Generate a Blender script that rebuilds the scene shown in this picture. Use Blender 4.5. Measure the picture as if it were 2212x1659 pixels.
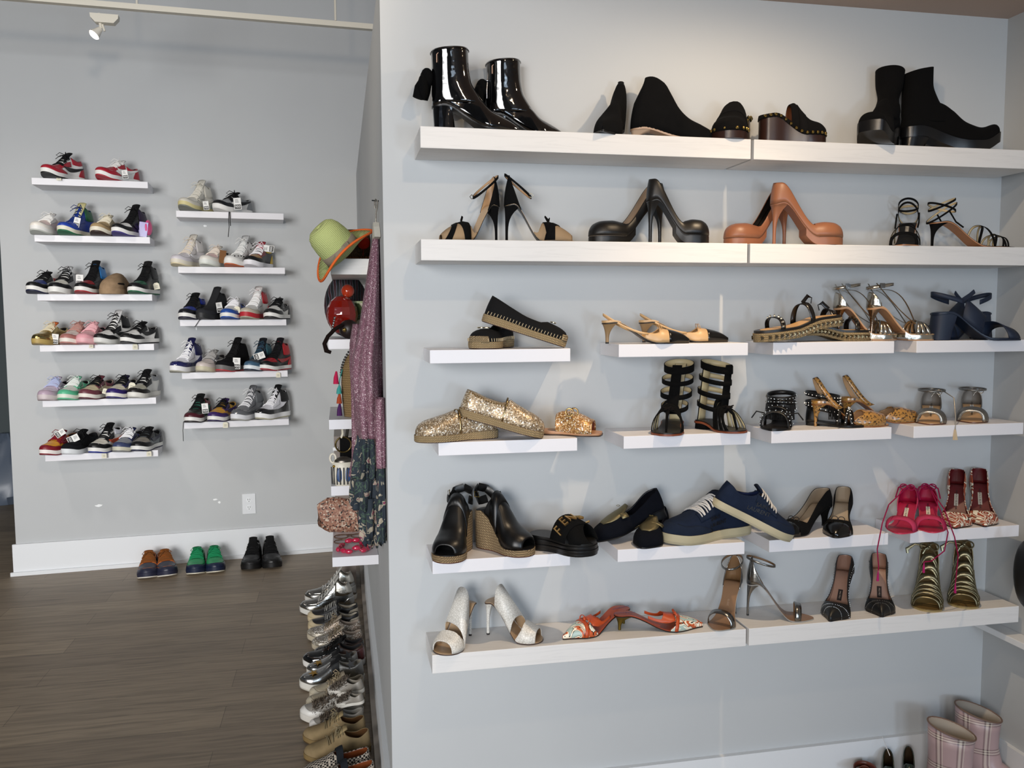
import bpy, bmesh, math, random
from mathutils import Matrix, Vector, Quaternion
PI = math.pi
rnd = random.Random(7)
for o in list(bpy.data.objects):
    bpy.data.objects.remove(o)
scene = bpy.context.scene
COL = scene.collection

# ------------------------------------------------------------------ camera
FPX = 1825.6
CX, CY = 1106.0, 829.5
YAW, PITCH, ROLL = -0.2000082, 0.0794739, -0.0047117
def _cam_rot():
    cy, sy = math.cos(YAW), math.sin(YAW)
    cp, sp_ = math.cos(PITCH), math.sin(PITCH)
    cr, sr = math.cos(ROLL), math.sin(ROLL)
    B = Matrix(((1, 0, 0), (0, 0, -1), (0, 1, 0)))
    Rz = Matrix(((cy, sy, 0), (-sy, cy, 0), (0, 0, 1)))
    Rp = Matrix(((1, 0, 0), (0, cp, -sp_), (0, sp_, cp)))
    Rr = Matrix(((cr, -sr, 0), (sr, cr, 0), (0, 0, 1)))
    return Rr @ Rp @ B @ Rz
RC = _cam_rot()
cam_data = bpy.data.cameras.new('camera')
cam_data.sensor_width = 36.0
cam_data.lens = FPX / 2212.0 * 36.0
cam_data.clip_start = 0.05
cam = bpy.data.objects.new('camera', cam_data)
COL.objects.link(cam)
cam.matrix_world = Matrix(((RC[0][0], -RC[1][0], -RC[2][0], 0), (RC[0][1], -RC[1][1], -RC[2][1], 0),
                           (RC[0][2], -RC[1][2], -RC[2][2], 0), (0, 0, 0, 1)))
scene.camera = cam

# ------------------------------------------------------------------ world, lights, exposure
scene.view_settings.view_transform = 'Standard'
scene.view_settings.look = 'None'
scene.view_settings.exposure = -0.06
scene.view_settings.gamma = 1.0
world = bpy.data.worlds.new('world')
scene.world = world
world.use_nodes = True
world.node_tree.nodes['Background'].inputs[0].default_value = (0.62, 0.76, 1.0, 1)
world.node_tree.nodes['Background'].inputs[1].default_value = 0.35

def light(name, kind, loc, target, energy, color, **kw):
    d = bpy.data.lights.new(name, kind)
    d.energy = energy
    d.color = color
    for k, v in kw.items():
        setattr(d, k, v)
    o = bpy.data.objects.new(name, d)
    COL.objects.link(o)
    o.location = loc
    o.rotation_euler = (Vector(target) - Vector(loc)).to_track_quat('-Z', 'Y').to_euler()
    return o
WARM = (1.0, 0.76, 0.50)
COOL = (0.68, 0.83, 1.0)
# daylight entering through the shop windows behind the camera
light('window_daylight', 'AREA', (0.50, -2.9, 0.0), (0.8, 2.3, -0.3), 20, COOL, shape='RECTANGLE', size=1.0, size_y=1.7, spread=2.2)
light('window_daylight', 'AREA', (1.70, -2.9, -0.75), (1.2, 2.3, -0.5), 16, COOL, shape='RECTANGLE', size=0.45, size_y=0.6, spread=2.2)
light('window_daylight', 'AREA', (-2.6, -2.9, 0.2), (-1.7, 5.3, -1.0), 112, (1.0, 0.99, 0.98), shape='RECTANGLE', size=2.4, size_y=2.2, spread=1.5)
# recessed ceiling lamps in front of the shoe wall
light('recessed_lamp', 'SPOT', (1.09, 1.70, 0.872), (1.09, 1.95, -1.5), 11.5, WARM, spot_size=3.05, spot_blend=0.45, shadow_soft_size=0.014)
light('recessed_lamp', 'SPOT', (1.09, 1.70, 0.872), (1.09, 1.90, -1.5), 34, WARM, spot_size=1.55, spot_blend=0.7, shadow_soft_size=0.014)
light('recessed_lamp', 'SPOT', (0.45, 0.9, 0.872), (0.55, 2.3, -0.6), 13, WARM, spot_size=2.6, spot_blend=0.6, shadow_soft_size=0.02)
# lamps over the sneaker wall
light('ceiling_lamp', 'SPOT', (-0.30, 1.40, 1.10), (-1.0, 5.3, 0.7), 58, (1.0, 0.82, 0.62), spot_size=1.5, spot_blend=0.9, shadow_soft_size=0.07)
light('track_lamp', 'SPOT', (-2.1, 3.7, 1.3), (-1.1, 5.3, -1.1), 34, (1.0, 0.93, 0.86), spot_size=1.7, spot_blend=0.9, shadow_soft_size=0.09)

# ------------------------------------------------------------------ pixel helpers
W = 2.3073            # distance of the shoe wall
FLOOR = -1.5
YL0, YLS = 5.348 + 0.0779 * 1.887, 0.0779      # sneaker wall: Y = YL0 + YLS * X
def ray(x, y):
    d = Vector(((x - CX) / FPX, (y - CY) / FPX, 1.0))
    return RC.transposed() @ d
def onY(x, y, Y):
    d = ray(x, y); return d * (Y / d[1])
def onX(x, y, X):
    d = ray(x, y); return d * (X / d[0])
def onZ(x, y, Z):
    d = ray(x, y); return d * (Z / d[2])
def onL(x, y, off=0.0):
    d = ray(x, y)
    return d * ((YL0 - off) / (d[1] - YLS * d[0]))

def proj(p):
    c = RC @ Vector(p); return CX + FPX * c[0] / c[2], CY + FPX * c[1] / c[2]

# ------------------------------------------------------------------ materials
def lin(h):
    if not isinstance(h, str):
        return (h[0], h[1], h[2], 1)
    h = h.lstrip('#')
    r = []
    for i in (0, 2, 4):
        c = int(h[i:i + 2], 16) / 255.0
        r.append(c / 12.92 if c <= 0.04045 else ((c + 0.055) / 1.055) ** 2.4)
    return (r[0], r[1], r[2], 1)
_mats = {}
def mat(col='808080', pat='leather', rough=None, metal=None, col2=None, scale=1.0, coat=0.0):
    key = (str(col), pat, rough, metal, str(col2), scale, coat)
    if key in _mats:
        return _mats[key]
    m = bpy.data.materials.new('%s_%s' % (pat, col if isinstance(col, str) else 'tone'))
    _mats[key] = m
    m.use_nodes = True
    nt = m.node_tree
    N = nt.nodes; Lk = nt.links
    b = N['Principled BSDF']
    A, B = lin(col), lin(col2 if col2 is not None else col)
    def node(t, **kw):
        n = N.new(t)
        for k, v in kw.items():
            if hasattr(n, k):
                setattr(n, k, v)
            else:
                n.inputs[k].default_value = v
        return n
    tc = node('ShaderNodeTexCoord')
    def tex(t, sc, vec=None, **kw):
        n = node(t, **kw)
        n.inputs['Scale'].default_value = sc * scale
        Lk.new(vec if vec is not None else tc.outputs['Object'], n.inputs['Vector'])
        return n
    def ramp(src, stops, interp='LINEAR'):
        r = node('ShaderNodeValToRGB')
        r.color_ramp.interpolation = interp
        while len(r.color_ramp.elements) < len(stops):
            r.color_ramp.elements.new(0.5)
        for e, (p, c) in zip(r.color_ramp.elements, stops):
            e.position = p; e.color = c
        Lk.new(src, r.inputs[0]); return r
    def mapping(sx, sy, sz, rot=(0, 0, 0)):
        mp = node('ShaderNodeMapping')
        mp.inputs['Scale'].default_value = (sx, sy, sz)
        mp.inputs['Rotation'].default_value = rot
        Lk.new(tc.outputs['Object'], mp.inputs['Vector']); return mp.outputs[0]
    def bump(src, st, dist=0.001):
        bp = node('ShaderNodeBump'); bp.inputs['Strength'].default_value = st
        bp.inputs['Distance'].default_value = dist
        Lk.new(src, bp.inputs['Height']); Lk.new(bp.outputs[0], b.inputs['Normal'])
    def setc(out):
        Lk.new(out, b.inputs['Base Color'])
    R, MT = 0.5, 0.0
    b.inputs['Base Color'].default_value = A
    if coat:
        b.inputs['Coat Weight'].default_value = coat
        b.inputs['Coat Roughness'].default_value = 0.05
    D = (A[0] * .8, A[1] * .8, A[2] * .8, 1)
    if pat == 'leather':
        R = 0.42
        n = tex('ShaderNodeTexNoise', 900); bump(n.outputs[0], 0.12)
    elif pat == 'patent':
        R = 0.06
        b.inputs['Coat Weight'].default_value = 1.0
        n = tex('ShaderNodeTexNoise', 22); bump(n.outputs[0], 0.5, 0.006)
    elif pat == 'suede':
        R = 0.95
        n = tex('ShaderNodeTexNoise', 1500); bump(n.outputs[0], 0.3)
        r = ramp(tex('ShaderNodeTexNoise', 40).outputs[0], [(0.3, D), (0.7, A)]); setc(r.outputs[0])
        b.inputs['Specular IOR Level'].default_value = 0.15
    elif pat == 'cloth':
        R = 0.85
        n = tex('ShaderNodeTexNoise', 1800); bump(n.outputs[0], 0.5)
        b.inputs['Specular IOR Level'].default_value = 0.25
    elif pat == 'rubber':
        R = 0.55
        n = tex('ShaderNodeTexNoise', 500); bump(n.outputs[0], 0.1)
    elif pat == 'metal':
        R, MT = 0.22, 1.0
        n = tex('ShaderNodeTexNoise', 120); bump(n.outputs[0], 0.25, 0.002)
    elif pat == 'glitter':
        R, MT = 0.4, 0.35
        v = tex('ShaderNodeTexVoronoi', 380)
        r = ramp(v.outputs['Color'], [(0.15, (A[0]*.45, A[1]*.45, A[2]*.45, 1)), (0.5, A), (0.72, B), (0.85, (1, .97, .9, 1))])
        setc(r.outputs[0]); bump(v.outputs['Color'], 0.8, 0.002)
    elif pat == 'lurex':
        R, MT = 0.6, 0.1
        v = tex('ShaderNodeTexVoronoi', 420)
        r = ramp(v.outputs['Color'], [(0.2, D), (0.6, A), (0.78, B), (0.9, (.95, .85, .85, 1))])
        setc(r.outputs[0]); bump(v.outputs['Color'], 0.5, 0.002)
    elif pat == 'rope':
        R = 0.9
        w = tex('ShaderNodeTexWave', 90, vec=mapping(1, 1, 1, (0.0, 0.9, 0.5)), wave_type='BANDS')
        w.inputs['Distortion'].default_value = 4.0
        n = tex('ShaderNodeTexWave', 55, wave_type='BANDS', bands_direction='Z')
        mx = node('ShaderNodeMath', operation='MULTIPLY'); Lk.new(w.outputs[1], mx.inputs[0]); Lk.new(n.outputs[1], mx.inputs[1])
        r = ramp(mx.outputs[0], [(0.0, B), (0.45, A)]); setc(r.outputs[0]); bump(mx.outputs[0], 0.9, 0.003)
    elif pat == 'cork':
        R = 0.3
        v = tex('ShaderNodeTexNoise', 170, vec=mapping(1, .35, 1.2, (0, 0.6, 0.5)))
        v.inputs['Detail'].default_value = 4
        r = ramp(v.outputs[0], [(0.40, B), (0.45, A), (0.7, (A[0] * 1.3, A[1] * 1.3, A[2] * 1.2, 1))]); setc(r.outputs[0])
        b.inputs['Coat Weight'].default_value = 0.5
    elif pat == 'snake':
        R = 0.35
        v = tex('ShaderNodeTexVoronoi', 170, feature='DISTANCE_TO_EDGE')
        r = ramp(v.outputs[0], [(0.0, B), (0.12, A)]); setc(r.outputs[0]); bump(r.outputs[0], 0.5, 0.001)
    elif pat == 'print':
        R = 0.3
        n = tex('ShaderNodeTexNoise', 17); n.inputs['Distortion'].default_value = 2.5; n.inputs['Detail'].default_value = 1
        r = ramp(n.outputs[0], [(0.0, A), (0.38, lin('e9e2cf')), (0.45, lin('171310')), (0.475, B), (0.55, lin('efe6cf')), (0.6, lin('1a1512')), (0.62, A), (0.72, lin('e8dfc8'))], 'CONSTANT')
        setc(r.outputs[0])
    elif pat == 'floral':
        R = 0.85
        n = tex('ShaderNodeTexNoise', 17); n.inputs['Distortion'].default_value = 1.2; n.inputs['Detail'].default_value = 3
        r = ramp(n.outputs[0], [(0.0, A), (0.36, lin('4f6253')), (0.40, A), (0.53, A), (0.55, lin('a8a08e')), (0.62, B), (0.66, lin('b5a896'))], 'CONSTANT')
        setc(r.outputs[0])
        b.inputs['Specular IOR Level'].default_value = 0.15
    elif pat == 'leopard':
        R = 0.3
        v = tex('ShaderNodeTexVoronoi', 95)
        r = ramp(v.outputs[0], [(0.0, B), (0.28, A), (0.5, A)], 'CONSTANT'); setc(r.outputs[0])
    elif pat == 'hounds':
        R = 0.9
        v = tex('ShaderNodeTexChecker', 150); v.inputs[1].default_value = A; v.inputs[2].default_value = B; setc(v.outputs[0])
    elif pat == 'plaid':
        R = 0.35
        w1 = tex('ShaderNodeTexWave', 3.4, wave_type='BANDS', bands_direction='Z', wave_profile='SAW')
        ang = node('ShaderNodeTexGradient', gradient_type='RADIAL'); Lk.new(tc.outputs['Object'], ang.inputs['Vector'])
        fr = node('ShaderNodeMath', operation='MULTIPLY'); fr.inputs[1].default_value = 5.0; Lk.new(ang.outputs[1], fr.inputs[0])
        fr2 = node('ShaderNodeMath', operation='FRACT'); Lk.new(fr.outputs[0], fr2.inputs[0])
        cr, dk, pk = lin('c9bfb3'), B, A
        st = [(0.0, pk), (0.60, dk), (0.68, cr), (0.80, dk), (0.88, cr), (0.93, pk)]
        r1 = ramp(w1.outputs[1], [(0.0, pk), (0.62, dk), (0.66, cr), (0.70, dk), (0.74, cr), (0.78, dk), (0.82, pk)], 'CONSTANT')
        r2 = ramp(fr2.outputs[0], st, 'CONSTANT')
        mx = node('ShaderNodeMixRGB', blend_type='MIX'); mx.inputs[0].default_value = 0.5
        Lk.new(r1.outputs[0], mx.inputs[1]); Lk.new(r2.outputs[0], mx.inputs[2]); setc(mx.outputs[0])
    elif pat == 'stripes':
        R = 0.6
        w = tex('ShaderNodeTexWave', 16, wave_type='BANDS', bands_direction='X'); w.inputs['Distortion'].default_value = 3
        r = ramp(w.outputs[1], [(0.0, A), (0.5, B), (0.62, A), (0.8, lin('7a2f3c')), (0.88, A)], 'CONSTANT'); setc(r.outputs[0])
    elif pat == 'weave':
        R = 0.85
        w = tex('ShaderNodeTexWave', 70, wave_type='BANDS', bands_direction='Z'); w.inputs['Distortion'].default_value = 1.5
        n = tex('ShaderNodeTexWave', 60, wave_type='BANDS', bands_direction='X'); n.inputs['Distortion'].default_value = 1.5
        mx = node('ShaderNodeMath', operation='MULTIPLY'); Lk.new(w.outputs[1], mx.inputs[0]); Lk.new(n.outputs[1], mx.inputs[1])
        r = ramp(mx.outputs[0], [(0.05, B), (0.4, A)]); setc(r.outputs[0]); bump(mx.outputs[0], 0.7, 0.002)
    elif pat == 'pebble':
        R = 0.6
        v = tex('ShaderNodeTexVoronoi', 160)
        r = ramp(v.outputs['Color'], [(0.2, lin('2b2420')), (0.35, A), (0.7, B), (0.85, lin('c9b7a4'))]); setc(r.outputs[0]); bump(v.outputs[0], 0.6, 0.003)
    elif pat == 'shelf':
        R = 0.5
        n = tex('ShaderNodeTexNoise', 14, vec=mapping(0.35, 3.0, 4.5)); n.inputs['Distortion'].default_value = 2.0; n.inputs['Detail'].default_value = 6
        r = ramp(n.outputs[0], [(0.3, D), (0.5, A), (0.8, A)])
        mx = node('ShaderNodeMixRGB'); mx.inputs[0].default_value = 0.35; mx.inputs[1].default_value = A; Lk.new(r.outputs[0], mx.inputs[2]); setc(mx.outputs[0])
        bump(n.outputs[0], 0.1, 0.001)
    elif pat == 'paint':
        R = 0.75
        n = tex('ShaderNodeTexNoise', 140); bump(n.outputs[0], 0.06, 0.001)
        n2 = tex('ShaderNodeTexNoise', 1.6); n2.inputs['Detail'].default_value = 4
        E = (A[0] * .96, A[1] * .96, A[2] * .965, 1)
        r = ramp(n2.outputs[0], [(0.35, E), (0.65, A)]); setc(r.outputs[0])
        b.inputs['Specular IOR Level'].default_value = 0.2
    elif pat == 'floor':
        R = 0.5
        br = tex('ShaderNodeTexBrick', 1.0)
        br.inputs['Color1'].default_value = A; br.inputs['Color2'].default_value = B
        br.inputs['Mortar'].default_value = (A[0] * .6, A[1] * .6, A[2] * .6, 1)
        br.inputs['Mortar Size'].default_value = 0.0012
        br.inputs['Brick Width'].default_value = 1.25; br.inputs['Row Height'].default_value = 0.175
        br.offset = 0.37
        n = tex('ShaderNodeTexNoise', 9, vec=mapping(0.5, 7, 1)); n.inputs['Detail'].default_value = 7; n.inputs['Distortion'].default_value = 0.6
        r = ramp(n.outputs[0], [(0.25, (.45, .45, .45, 1)), (0.55, (1, 1, 1, 1)), (0.8, (1.25, 1.22, 1.18, 1))])
        mx = node('ShaderNodeMixRGB', blend_type='MULTIPLY'); mx.inputs[0].default_value = 0.75
        Lk.new(br.outputs[0], mx.inputs[1]); Lk.new(r.outputs[0], mx.inputs[2]); setc(mx.outputs[0])
        bump(n.outputs[0], 0.08, 0.001)
    elif pat == 'glass':
        R = 0.05
        b.inputs['Transmission Weight'].default_value = 0.85
    elif pat == 'lamp':
        b.inputs['Emission Color'].default_value = A
        b.inputs['Emission Strength'].default_value = 14.0
    else:
        R = 0.5
    b.inputs['Roughness'].default_value = R if rough is None else rough
    b.inputs['Metallic'].default_value = MT if metal is None else metal
    return m

# ------------------------------------------------------------------ mesh helpers
def link(name, verts, faces, mats, parent=None, smooth=True, idx=None, sharp=40, merge=0.0, solid=0.0, lining=False, xf=None):
    me = bpy.data.meshes.new(name)
    if xf is not None:
        verts = [xf @ Vector(v) for v in verts]
    bm = bmesh.new()
    vs = [bm.verts.new(v) for v in verts]
    for k, f in enumerate(faces):
        try:
            fc = bm.faces.new([vs[i] for i in f])
        except ValueError:
            continue
        fc.smooth = smooth
        if idx:
            fc.material_index = idx[k]
    if merge:
        bmesh.ops.remove_doubles(bm, verts=bm.verts, dist=merge)
        bmesh.ops.dissolve_degenerate(bm, edges=bm.edges, dist=1e-6)
    bmesh.ops.recalc_face_normals(bm, faces=bm.faces) if not solid else None
    bm.to_mesh(me); bm.free()
    if smooth:
        me.set_sharp_from_angle(angle=math.radians(sharp))
    for m in (mats if isinstance(mats, (list, tuple)) else [mats]):
        me.materials.append(m)
    o = bpy.data.objects.new(name, me)
    COL.objects.link(o)
    if parent is not None:
        o.parent = parent
    if solid:
        s = o.modifiers.new('thickness', 'SOLIDIFY')
        s.thickness = solid; s.offset = -1.0
        if lining:
            s.material_offset = 1; s.material_offset_rim = 0
    return o
class MB:
    def __init__(s):
        s.v = []; s.f = []; s.i = []
    def add(s, vs, fs, mi=0):
        b = len(s.v); s.v += [tuple(p) for p in vs]; s.f += [tuple(b + i for i in f) for f in fs]; s.i += [mi] * len(fs)
    def grid(s, rows, closed=False, mi=0, flip=False):
        n = len(rows[0]); vs = [p for r in rows for p in r]; fs = []
        for i in range(len(rows) - 1):
            for j in range(n if closed else n - 1):
                a, b2 = i * n + j, i * n + (j + 1) % n
                q = (a, b2, b2 + n, a + n)
                fs.append(q[::-1] if flip else q)
        s.add(vs, fs, mi)
    def box(s, x0, x1, y0, y1, z0, z1, mi=0, xf=None):
        v = [Vector((x, y, z)) for z in (z0, z1) for y in (y0, y1) for x in (x0, x1)]
        if xf is not None:
            v = [xf @ p for p in v]
        s.add(v, [(0, 2, 3, 1), (4, 5, 7, 6), (0, 1, 5, 4), (2, 6, 7, 3), (0, 4, 6, 2), (1, 3, 7, 5)], mi)
    def loft(s, rings, mi=0, cap=True):
        s.grid(rings, True, mi)
        if cap:
            n = len(rings[0]); b = len(s.v) - n * len(rings)
            s.f.append(tuple(range(b, b + n))[::-1]); s.i.append(mi)
            e = len(s.v) - n
            s.f.append(tuple(range(e, e + n))); s.i.append(mi)
    def tube(s, pts, r, n=8, mi=0, cap=True, flat=1.0, up=None):
        pts = [Vector(p) for p in pts]
        rings = []; nrm = None
        for i, p in enumerate(pts):
            t = (pts[min(i + 1, len(pts) - 1)] - pts[max(i - 1, 0)])
            t = t.normalized() if t.length > 1e-9 else Vector((0, 0, 1))
            if up is not None:
                nrm = Vector(up) - t * t.dot(Vector(up))
            elif nrm is None:
                a = Vector((0, 0, 1)) if abs(t.z) < .9 else Vector((1, 0, 0))
                nrm = a - t * t.dot(a)
            else:
                nrm = nrm - t * t.dot(nrm)
            if nrm.length < 1e-6: nrm = Vector((1, 0, 0))
            nrm.normalize(); bi = t.cross(nrm)
            rr = r[i] if isinstance(r, (list, tuple)) else r
            rings.append([p + nrm * (rr * math.cos(2 * PI * k / n)) + bi * (rr * flat * math.sin(2 * PI * k / n)) for k in range(n)])
        s.loft(rings, mi, cap)
    def ball(s, c, r, nu=10, nv=6, mi=0, sc=(1, 1, 1), xf=None):
        c = Vector(c); rings = []
        for i in range(nv + 1):
            th = PI * (i + .001) / (nv + .002)
            ring = [Vector((r * sc[0] * math.sin(th) * math.cos(2 * PI * k / nu), r * sc[1] * math.sin(th) * math.sin(2 * PI * k / nu), -r * sc[2] * math.cos(th))) for k in range(nu)]
            if xf is not None: ring = [xf @ p for p in ring]
            rings.append([c + p for p in ring])
        s.loft(rings, mi)
    def build(s, name, mats, parent=None, **kw):
        return link(name, s.v, s.f, mats, parent, idx=s.i, **kw)
def box_obj(name, x0, x1, y0, y1, z0, z1, m, parent=None, bevel=0.0):
    b = MB(); b.box(x0, x1, y0, y1, z0, z1)
    o = b.build(name, m, parent, smooth=False)
    if bevel:
        md = o.modifiers.new('bevel', 'BEVEL'); md.width = bevel; md.segments = 2
    return o
def tag(o, label=None, cat=None, group=None, kind=None):
    if label: o['label'] = label
    if cat: o['category'] = cat
    if group: o['group'] = group
    if kind: o['kind'] = kind
    return o
def empty(name, M, label, cat, group=None):
    o = bpy.data.objects.new(name, None)
    COL.objects.link(o)
    o.empty_display_size = 0.03
    o.matrix_world = M
    tag(o, label, cat, group)
    return o
def pc(tab, u):
    """smooth monotone interpolation of [(x, y), ...]"""
    if u <= tab[0][0]: return tab[0][1]
    if u >= tab[-1][0]: return tab[-1][1]
    n = len(tab)
    def slope(i):
        if i == 0 or i == n - 1: return 0.0 if n > 2 else (tab[1][1] - tab[0][1]) / (tab[1][0] - tab[0][0])
        a = (tab[i][1] - tab[i - 1][1]) / (tab[i][0] - tab[i - 1][0])
        b = (tab[i + 1][1] - tab[i][1]) / (tab[i + 1][0] - tab[i][0])
        return 0.0 if a * b <= 0 else 2 * a * b / (a + b)
    for i in range(n - 1):
        if u <= tab[i + 1][0]:
            h = tab[i + 1][0] - tab[i][0]; t = (u - tab[i][0]) / h
            m0, m1 = slope(i) * h, slope(i + 1) * h
            if i == 0 and n > 2: m0 = 1.5 * (tab[1][1] - tab[0][1]) - .5 * m1
            if i == n - 2 and n > 2: m1 = 1.5 * (tab[-1][1] - tab[-2][1]) - .5 * m0
            t2, t3 = t * t, t * t * t
            return (2 * t3 - 3 * t2 + 1) * tab[i][1] + (t3 - 2 * t2 + t) * m0 + (-2 * t3 + 3 * t2) * tab[i + 1][1] + (t3 - t2) * m1
def ss(a, b, x):
    t = max(0.0, min(1.0, (x - a) / (b - a))); return t * t * (3 - 2 * t)
def text_mesh(s, size, depth=0.001):
    cu = bpy.data.curves.new('lettering', 'FONT')
    cu.body = s; cu.size = size; cu.extrude = depth; cu.align_x = 'CENTER'; cu.align_y = 'CENTER'
    cu.resolution_u = 3
    o = bpy.data.objects.new('lettering', cu); COL.objects.link(o)
    dg = bpy.context.evaluated_depsgraph_get(); dg.update()
    me = o.evaluated_get(dg).to_mesh()
    v = [Vector(x.co) for x in me.vertices]; f = [tuple(p.vertices) for p in me.polygons]
    bpy.data.objects.remove(o); bpy.data.curves.remove(cu)
    return v, f

# ------------------------------------------------------------------ shoe last
TOE = {'round': [(0, 0), (.012, .30), (.04, .50), (.1, .64), (.2, .68), (.35, .62), (.5, .74), (.63, .93), (.72, 1), (.82, .96), (.9, .80), (.96, .53), (.99, .26), (1, 0)],
       'almond': [(0, 0), (.012, .30), (.04, .50), (.1, .62), (.2, .64), (.35, .56), (.5, .68), (.62, .93), (.7, 1), (.8, .88), (.9, .58), (.96, .34), (.99, .16), (1, 0)],
       'point': [(0, 0), (.012, .30), (.04, .48), (.1, .60), (.2, .60), (.35, .52), (.5, .68), (.6, .94), (.66, 1), (.75, .86), (.86, .48), (.95, .19), (.99, .08), (1, 0)],
       'square': [(0, 0), (.012, .30), (.04, .50), (.1, .64), (.2, .66), (.35, .60), (.5, .72), (.63, .93), (.72, 1), (.85, .92), (.93, .82), (.975, .70), (.992, .5), (1, 0)]}
class Last:
    def __init__(s, L=.25, Wd=.085, heel=0., plat=.003, toe='round', H=None, n=2.5, f0=.12, f1=.68, spring=0.0, warp=None, off=0.0, hin=.005):
        s.hin = hin
        s.L, s.W, s.heel, s.plat, s.n, s.f0, s.f1, s.spring, s.warp = L, Wd, heel, plat, n, f0, f1, spring, warp
        s.T = TOE[toe]
        s.H = H or [(0, .055), (.15, .06), (.35, .055), (.55, .045), (.75, .035), (.92, .022), (1, .008)]
    def zb(s, u):
        return s.plat + s.heel * (1 - ss(s.f0, s.f1, u)) + s.spring * ss(.75, 1.05, u) ** 1.5 - .06 * s.heel * ss(.0, .2, .2 - u)
    def hw(s, u):
        return max(0.0, pc(s.T, u)) * s.W * .5
    def c(s, u):
        return .05 * s.W * math.sin(PI * min(1, max(0, u)))
    def ht(s, u): return max(.002, pc(s.H, u))
    def P(s, u, a, off=0.0):
        w, h = s.hw(u) + off * max(0.0, min(1.0, u / .012, (1 - u) / .012)), s.ht(u) + off
        ca, sa = math.cos(a), math.sin(a)
        k = 2.0 / s.n
        y = w * math.copysign(abs(ca) ** k, ca) + s.c(u) * 0
        z = s.zb(u) + h * abs(sa) ** k
        x = s.L * u
        if off:
            if u < .08: x -= off * (1 - u / .08)
            if u > .92: x += off * (u - .92) / .08
        if u < .16:
            zr = h * abs(sa) ** k; x += s.hin * min(3.0, zr / .05) ** 2 * (1 - u / .16)
        p = Vector((x, y, z))
        return s.warp(p) if s.warp else p
    def ang(s, u, z):
        h = s.ht(u)
        if z >= h: return PI / 2
        return math.asin(max(0.0, min(1.0, (max(z, 0) / h))) ** (s.n / 2))
def stations(u0, u1, n):
    r = []
    for i in range(n + 1):
        t = i / n
        if u0 <= .001 and u1 >= .999: t = .5 - .5 * math.cos(PI * t)
        elif u0 <= .001: t = 1 - math.cos(PI * .5 * t)
        elif u1 >= .999: t = math.sin(PI * .5 * t)
        r.append(u0 + (u1 - u0) * t)
    return r
def shell(la, name, mats, par, cut, u0=0., u1=1., off=.001, n=40, k=7, z0=None, thick=.0025, sides=(1, -1)):
    """upper: both flanks from the footbed up to the topline height cut(u)"""
    mb = MB()
    for sd in sides:
        rows = []
        for u in stations(u0, u1, n):
            c = pc(cut, u) if isinstance(cut, list) else cut
            a1 = la.ang(u, c); a0 = la.ang(u, pc(z0, u)) if z0 else 0.0
            if a0 > a1: a0 = a1
            rows.append([la.P(u, (a0 + (a1 - a0) * j / k) if sd > 0 else PI - (a0 + (a1 - a0) * j / k), off) for j in range(k + 1)])
        mb.grid(rows, False, 0, flip=(sd < 0))
    return mb.build(name, mats, par, merge=1e-4, solid=thick, lining=isinstance(mats, (list, tuple)) and len(mats) > 1, sharp=60)
def strip(la, name, m, par, st, off=.0025, thick=.0015, side=0, n=14, k=5):
    """overlay piece given by stations (u, z0, z1) on the flank(s)"""
    mb = MB(); us = [s_[0] for s_ in st]
    lo = [(s_[0], s_[1]) for s_ in st]; hi = [(s_[0], s_[2]) for s_ in st]
    for sd in ((1, -1) if side == 0 else (side,)):
        rows = []
        for i in range(n + 1):
            t = i / n
            if us[-1] >= .999: t = math.sin(PI * .5 * t)
            elif us[0] <= .001: t = 1 - math.cos(PI * .5 * t)
            u = us[0] + (us[-1] - us[0]) * t
            a0, a1 = la.ang(u, pc(lo, u)), la.ang(u, pc(hi, u))
            if a0 > a1: a0 = a1
            rows.append([la.P(u, (a0 + (a1 - a0) * j / k) if sd > 0 else PI - (a0 + (a1 - a0) * j / k), off) for j in range(k + 1)])
        mb.grid(rows, False, 0, flip=(sd < 0))
    return mb.build(name, m, par, merge=1e-4, solid=thick, sharp=60)
def band(la, name, mats, par, uL, uR, wd, off=.002, thick=.002, a0=0., a1=PI, lift=0.0, n=18, wd2=None, um=None):
    """strap over the foot; u varies from uL (left edge) through um (top) to uR"""
    rows = []
    for i in range(n + 1):
        t = i / n; a = a0 + (a1 - a0) * t
        u = uL + (uR - uL) * t
        if um is not None:
            u = (1 - t) ** 2 * uL + 2 * t * (1 - t) * (2 * um - .5 * (uL + uR)) + t * t * uR
        w = wd if wd2 is None else wd + (wd2 - wd) * math.sin(PI * t)
        rows.append([la.P(u + (j / 2 - .5) * w / la.L, a, off) + Vector((0, 0, lift * math.sin(a))) for j in range(3)])
    mb = MB(); mb.grid(rows, False, 0, flip=True)
    return mb.build(name, mats, par, solid=thick, lining=isinstance(mats, (list, tuple)) and len(mats) > 1, sharp=60)
def sole(la, name, m, par, top, bot, out=.0, u0=0., u1=1., n=36, mi=None):
    """slab following the footprint between heights top(u) and bot(u); callables"""
    ring = []
    rows = []
    for u in stations(u0, u1, n):
        w = la.hw(u) + (out if la.hw(u) > 1e-5 or u in (u0, u1) else 0) * (1 if 0.001 < u < .999 else .5)
        x = la.L * u - (out * max(0, 1 - u / .06) if u < .06 else 0) + (out * max(0, (u - .94) / .06) if u > .94 else 0)
        zt, zb_ = top(u), bot(u)
        ps = [Vector((x, w, zt)), Vector((x, w * .5, zt)), Vector((x, -w * .5, zt)), Vector((x, -w, zt)), Vector((x, -w, .5 * (zt + zb_))), Vector((x, -w * .97, zb_)), Vector((x, w * .97, zb_)), Vector((x, w, .5 * (zt + zb_)))]
        if la.warp: ps = [la.warp(p) for p in ps]
        rows.append(ps)
    mb = MB(); mb.loft(rows)
    return mb.build(name, m, par, sharp=35, merge=1e-5)
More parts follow.
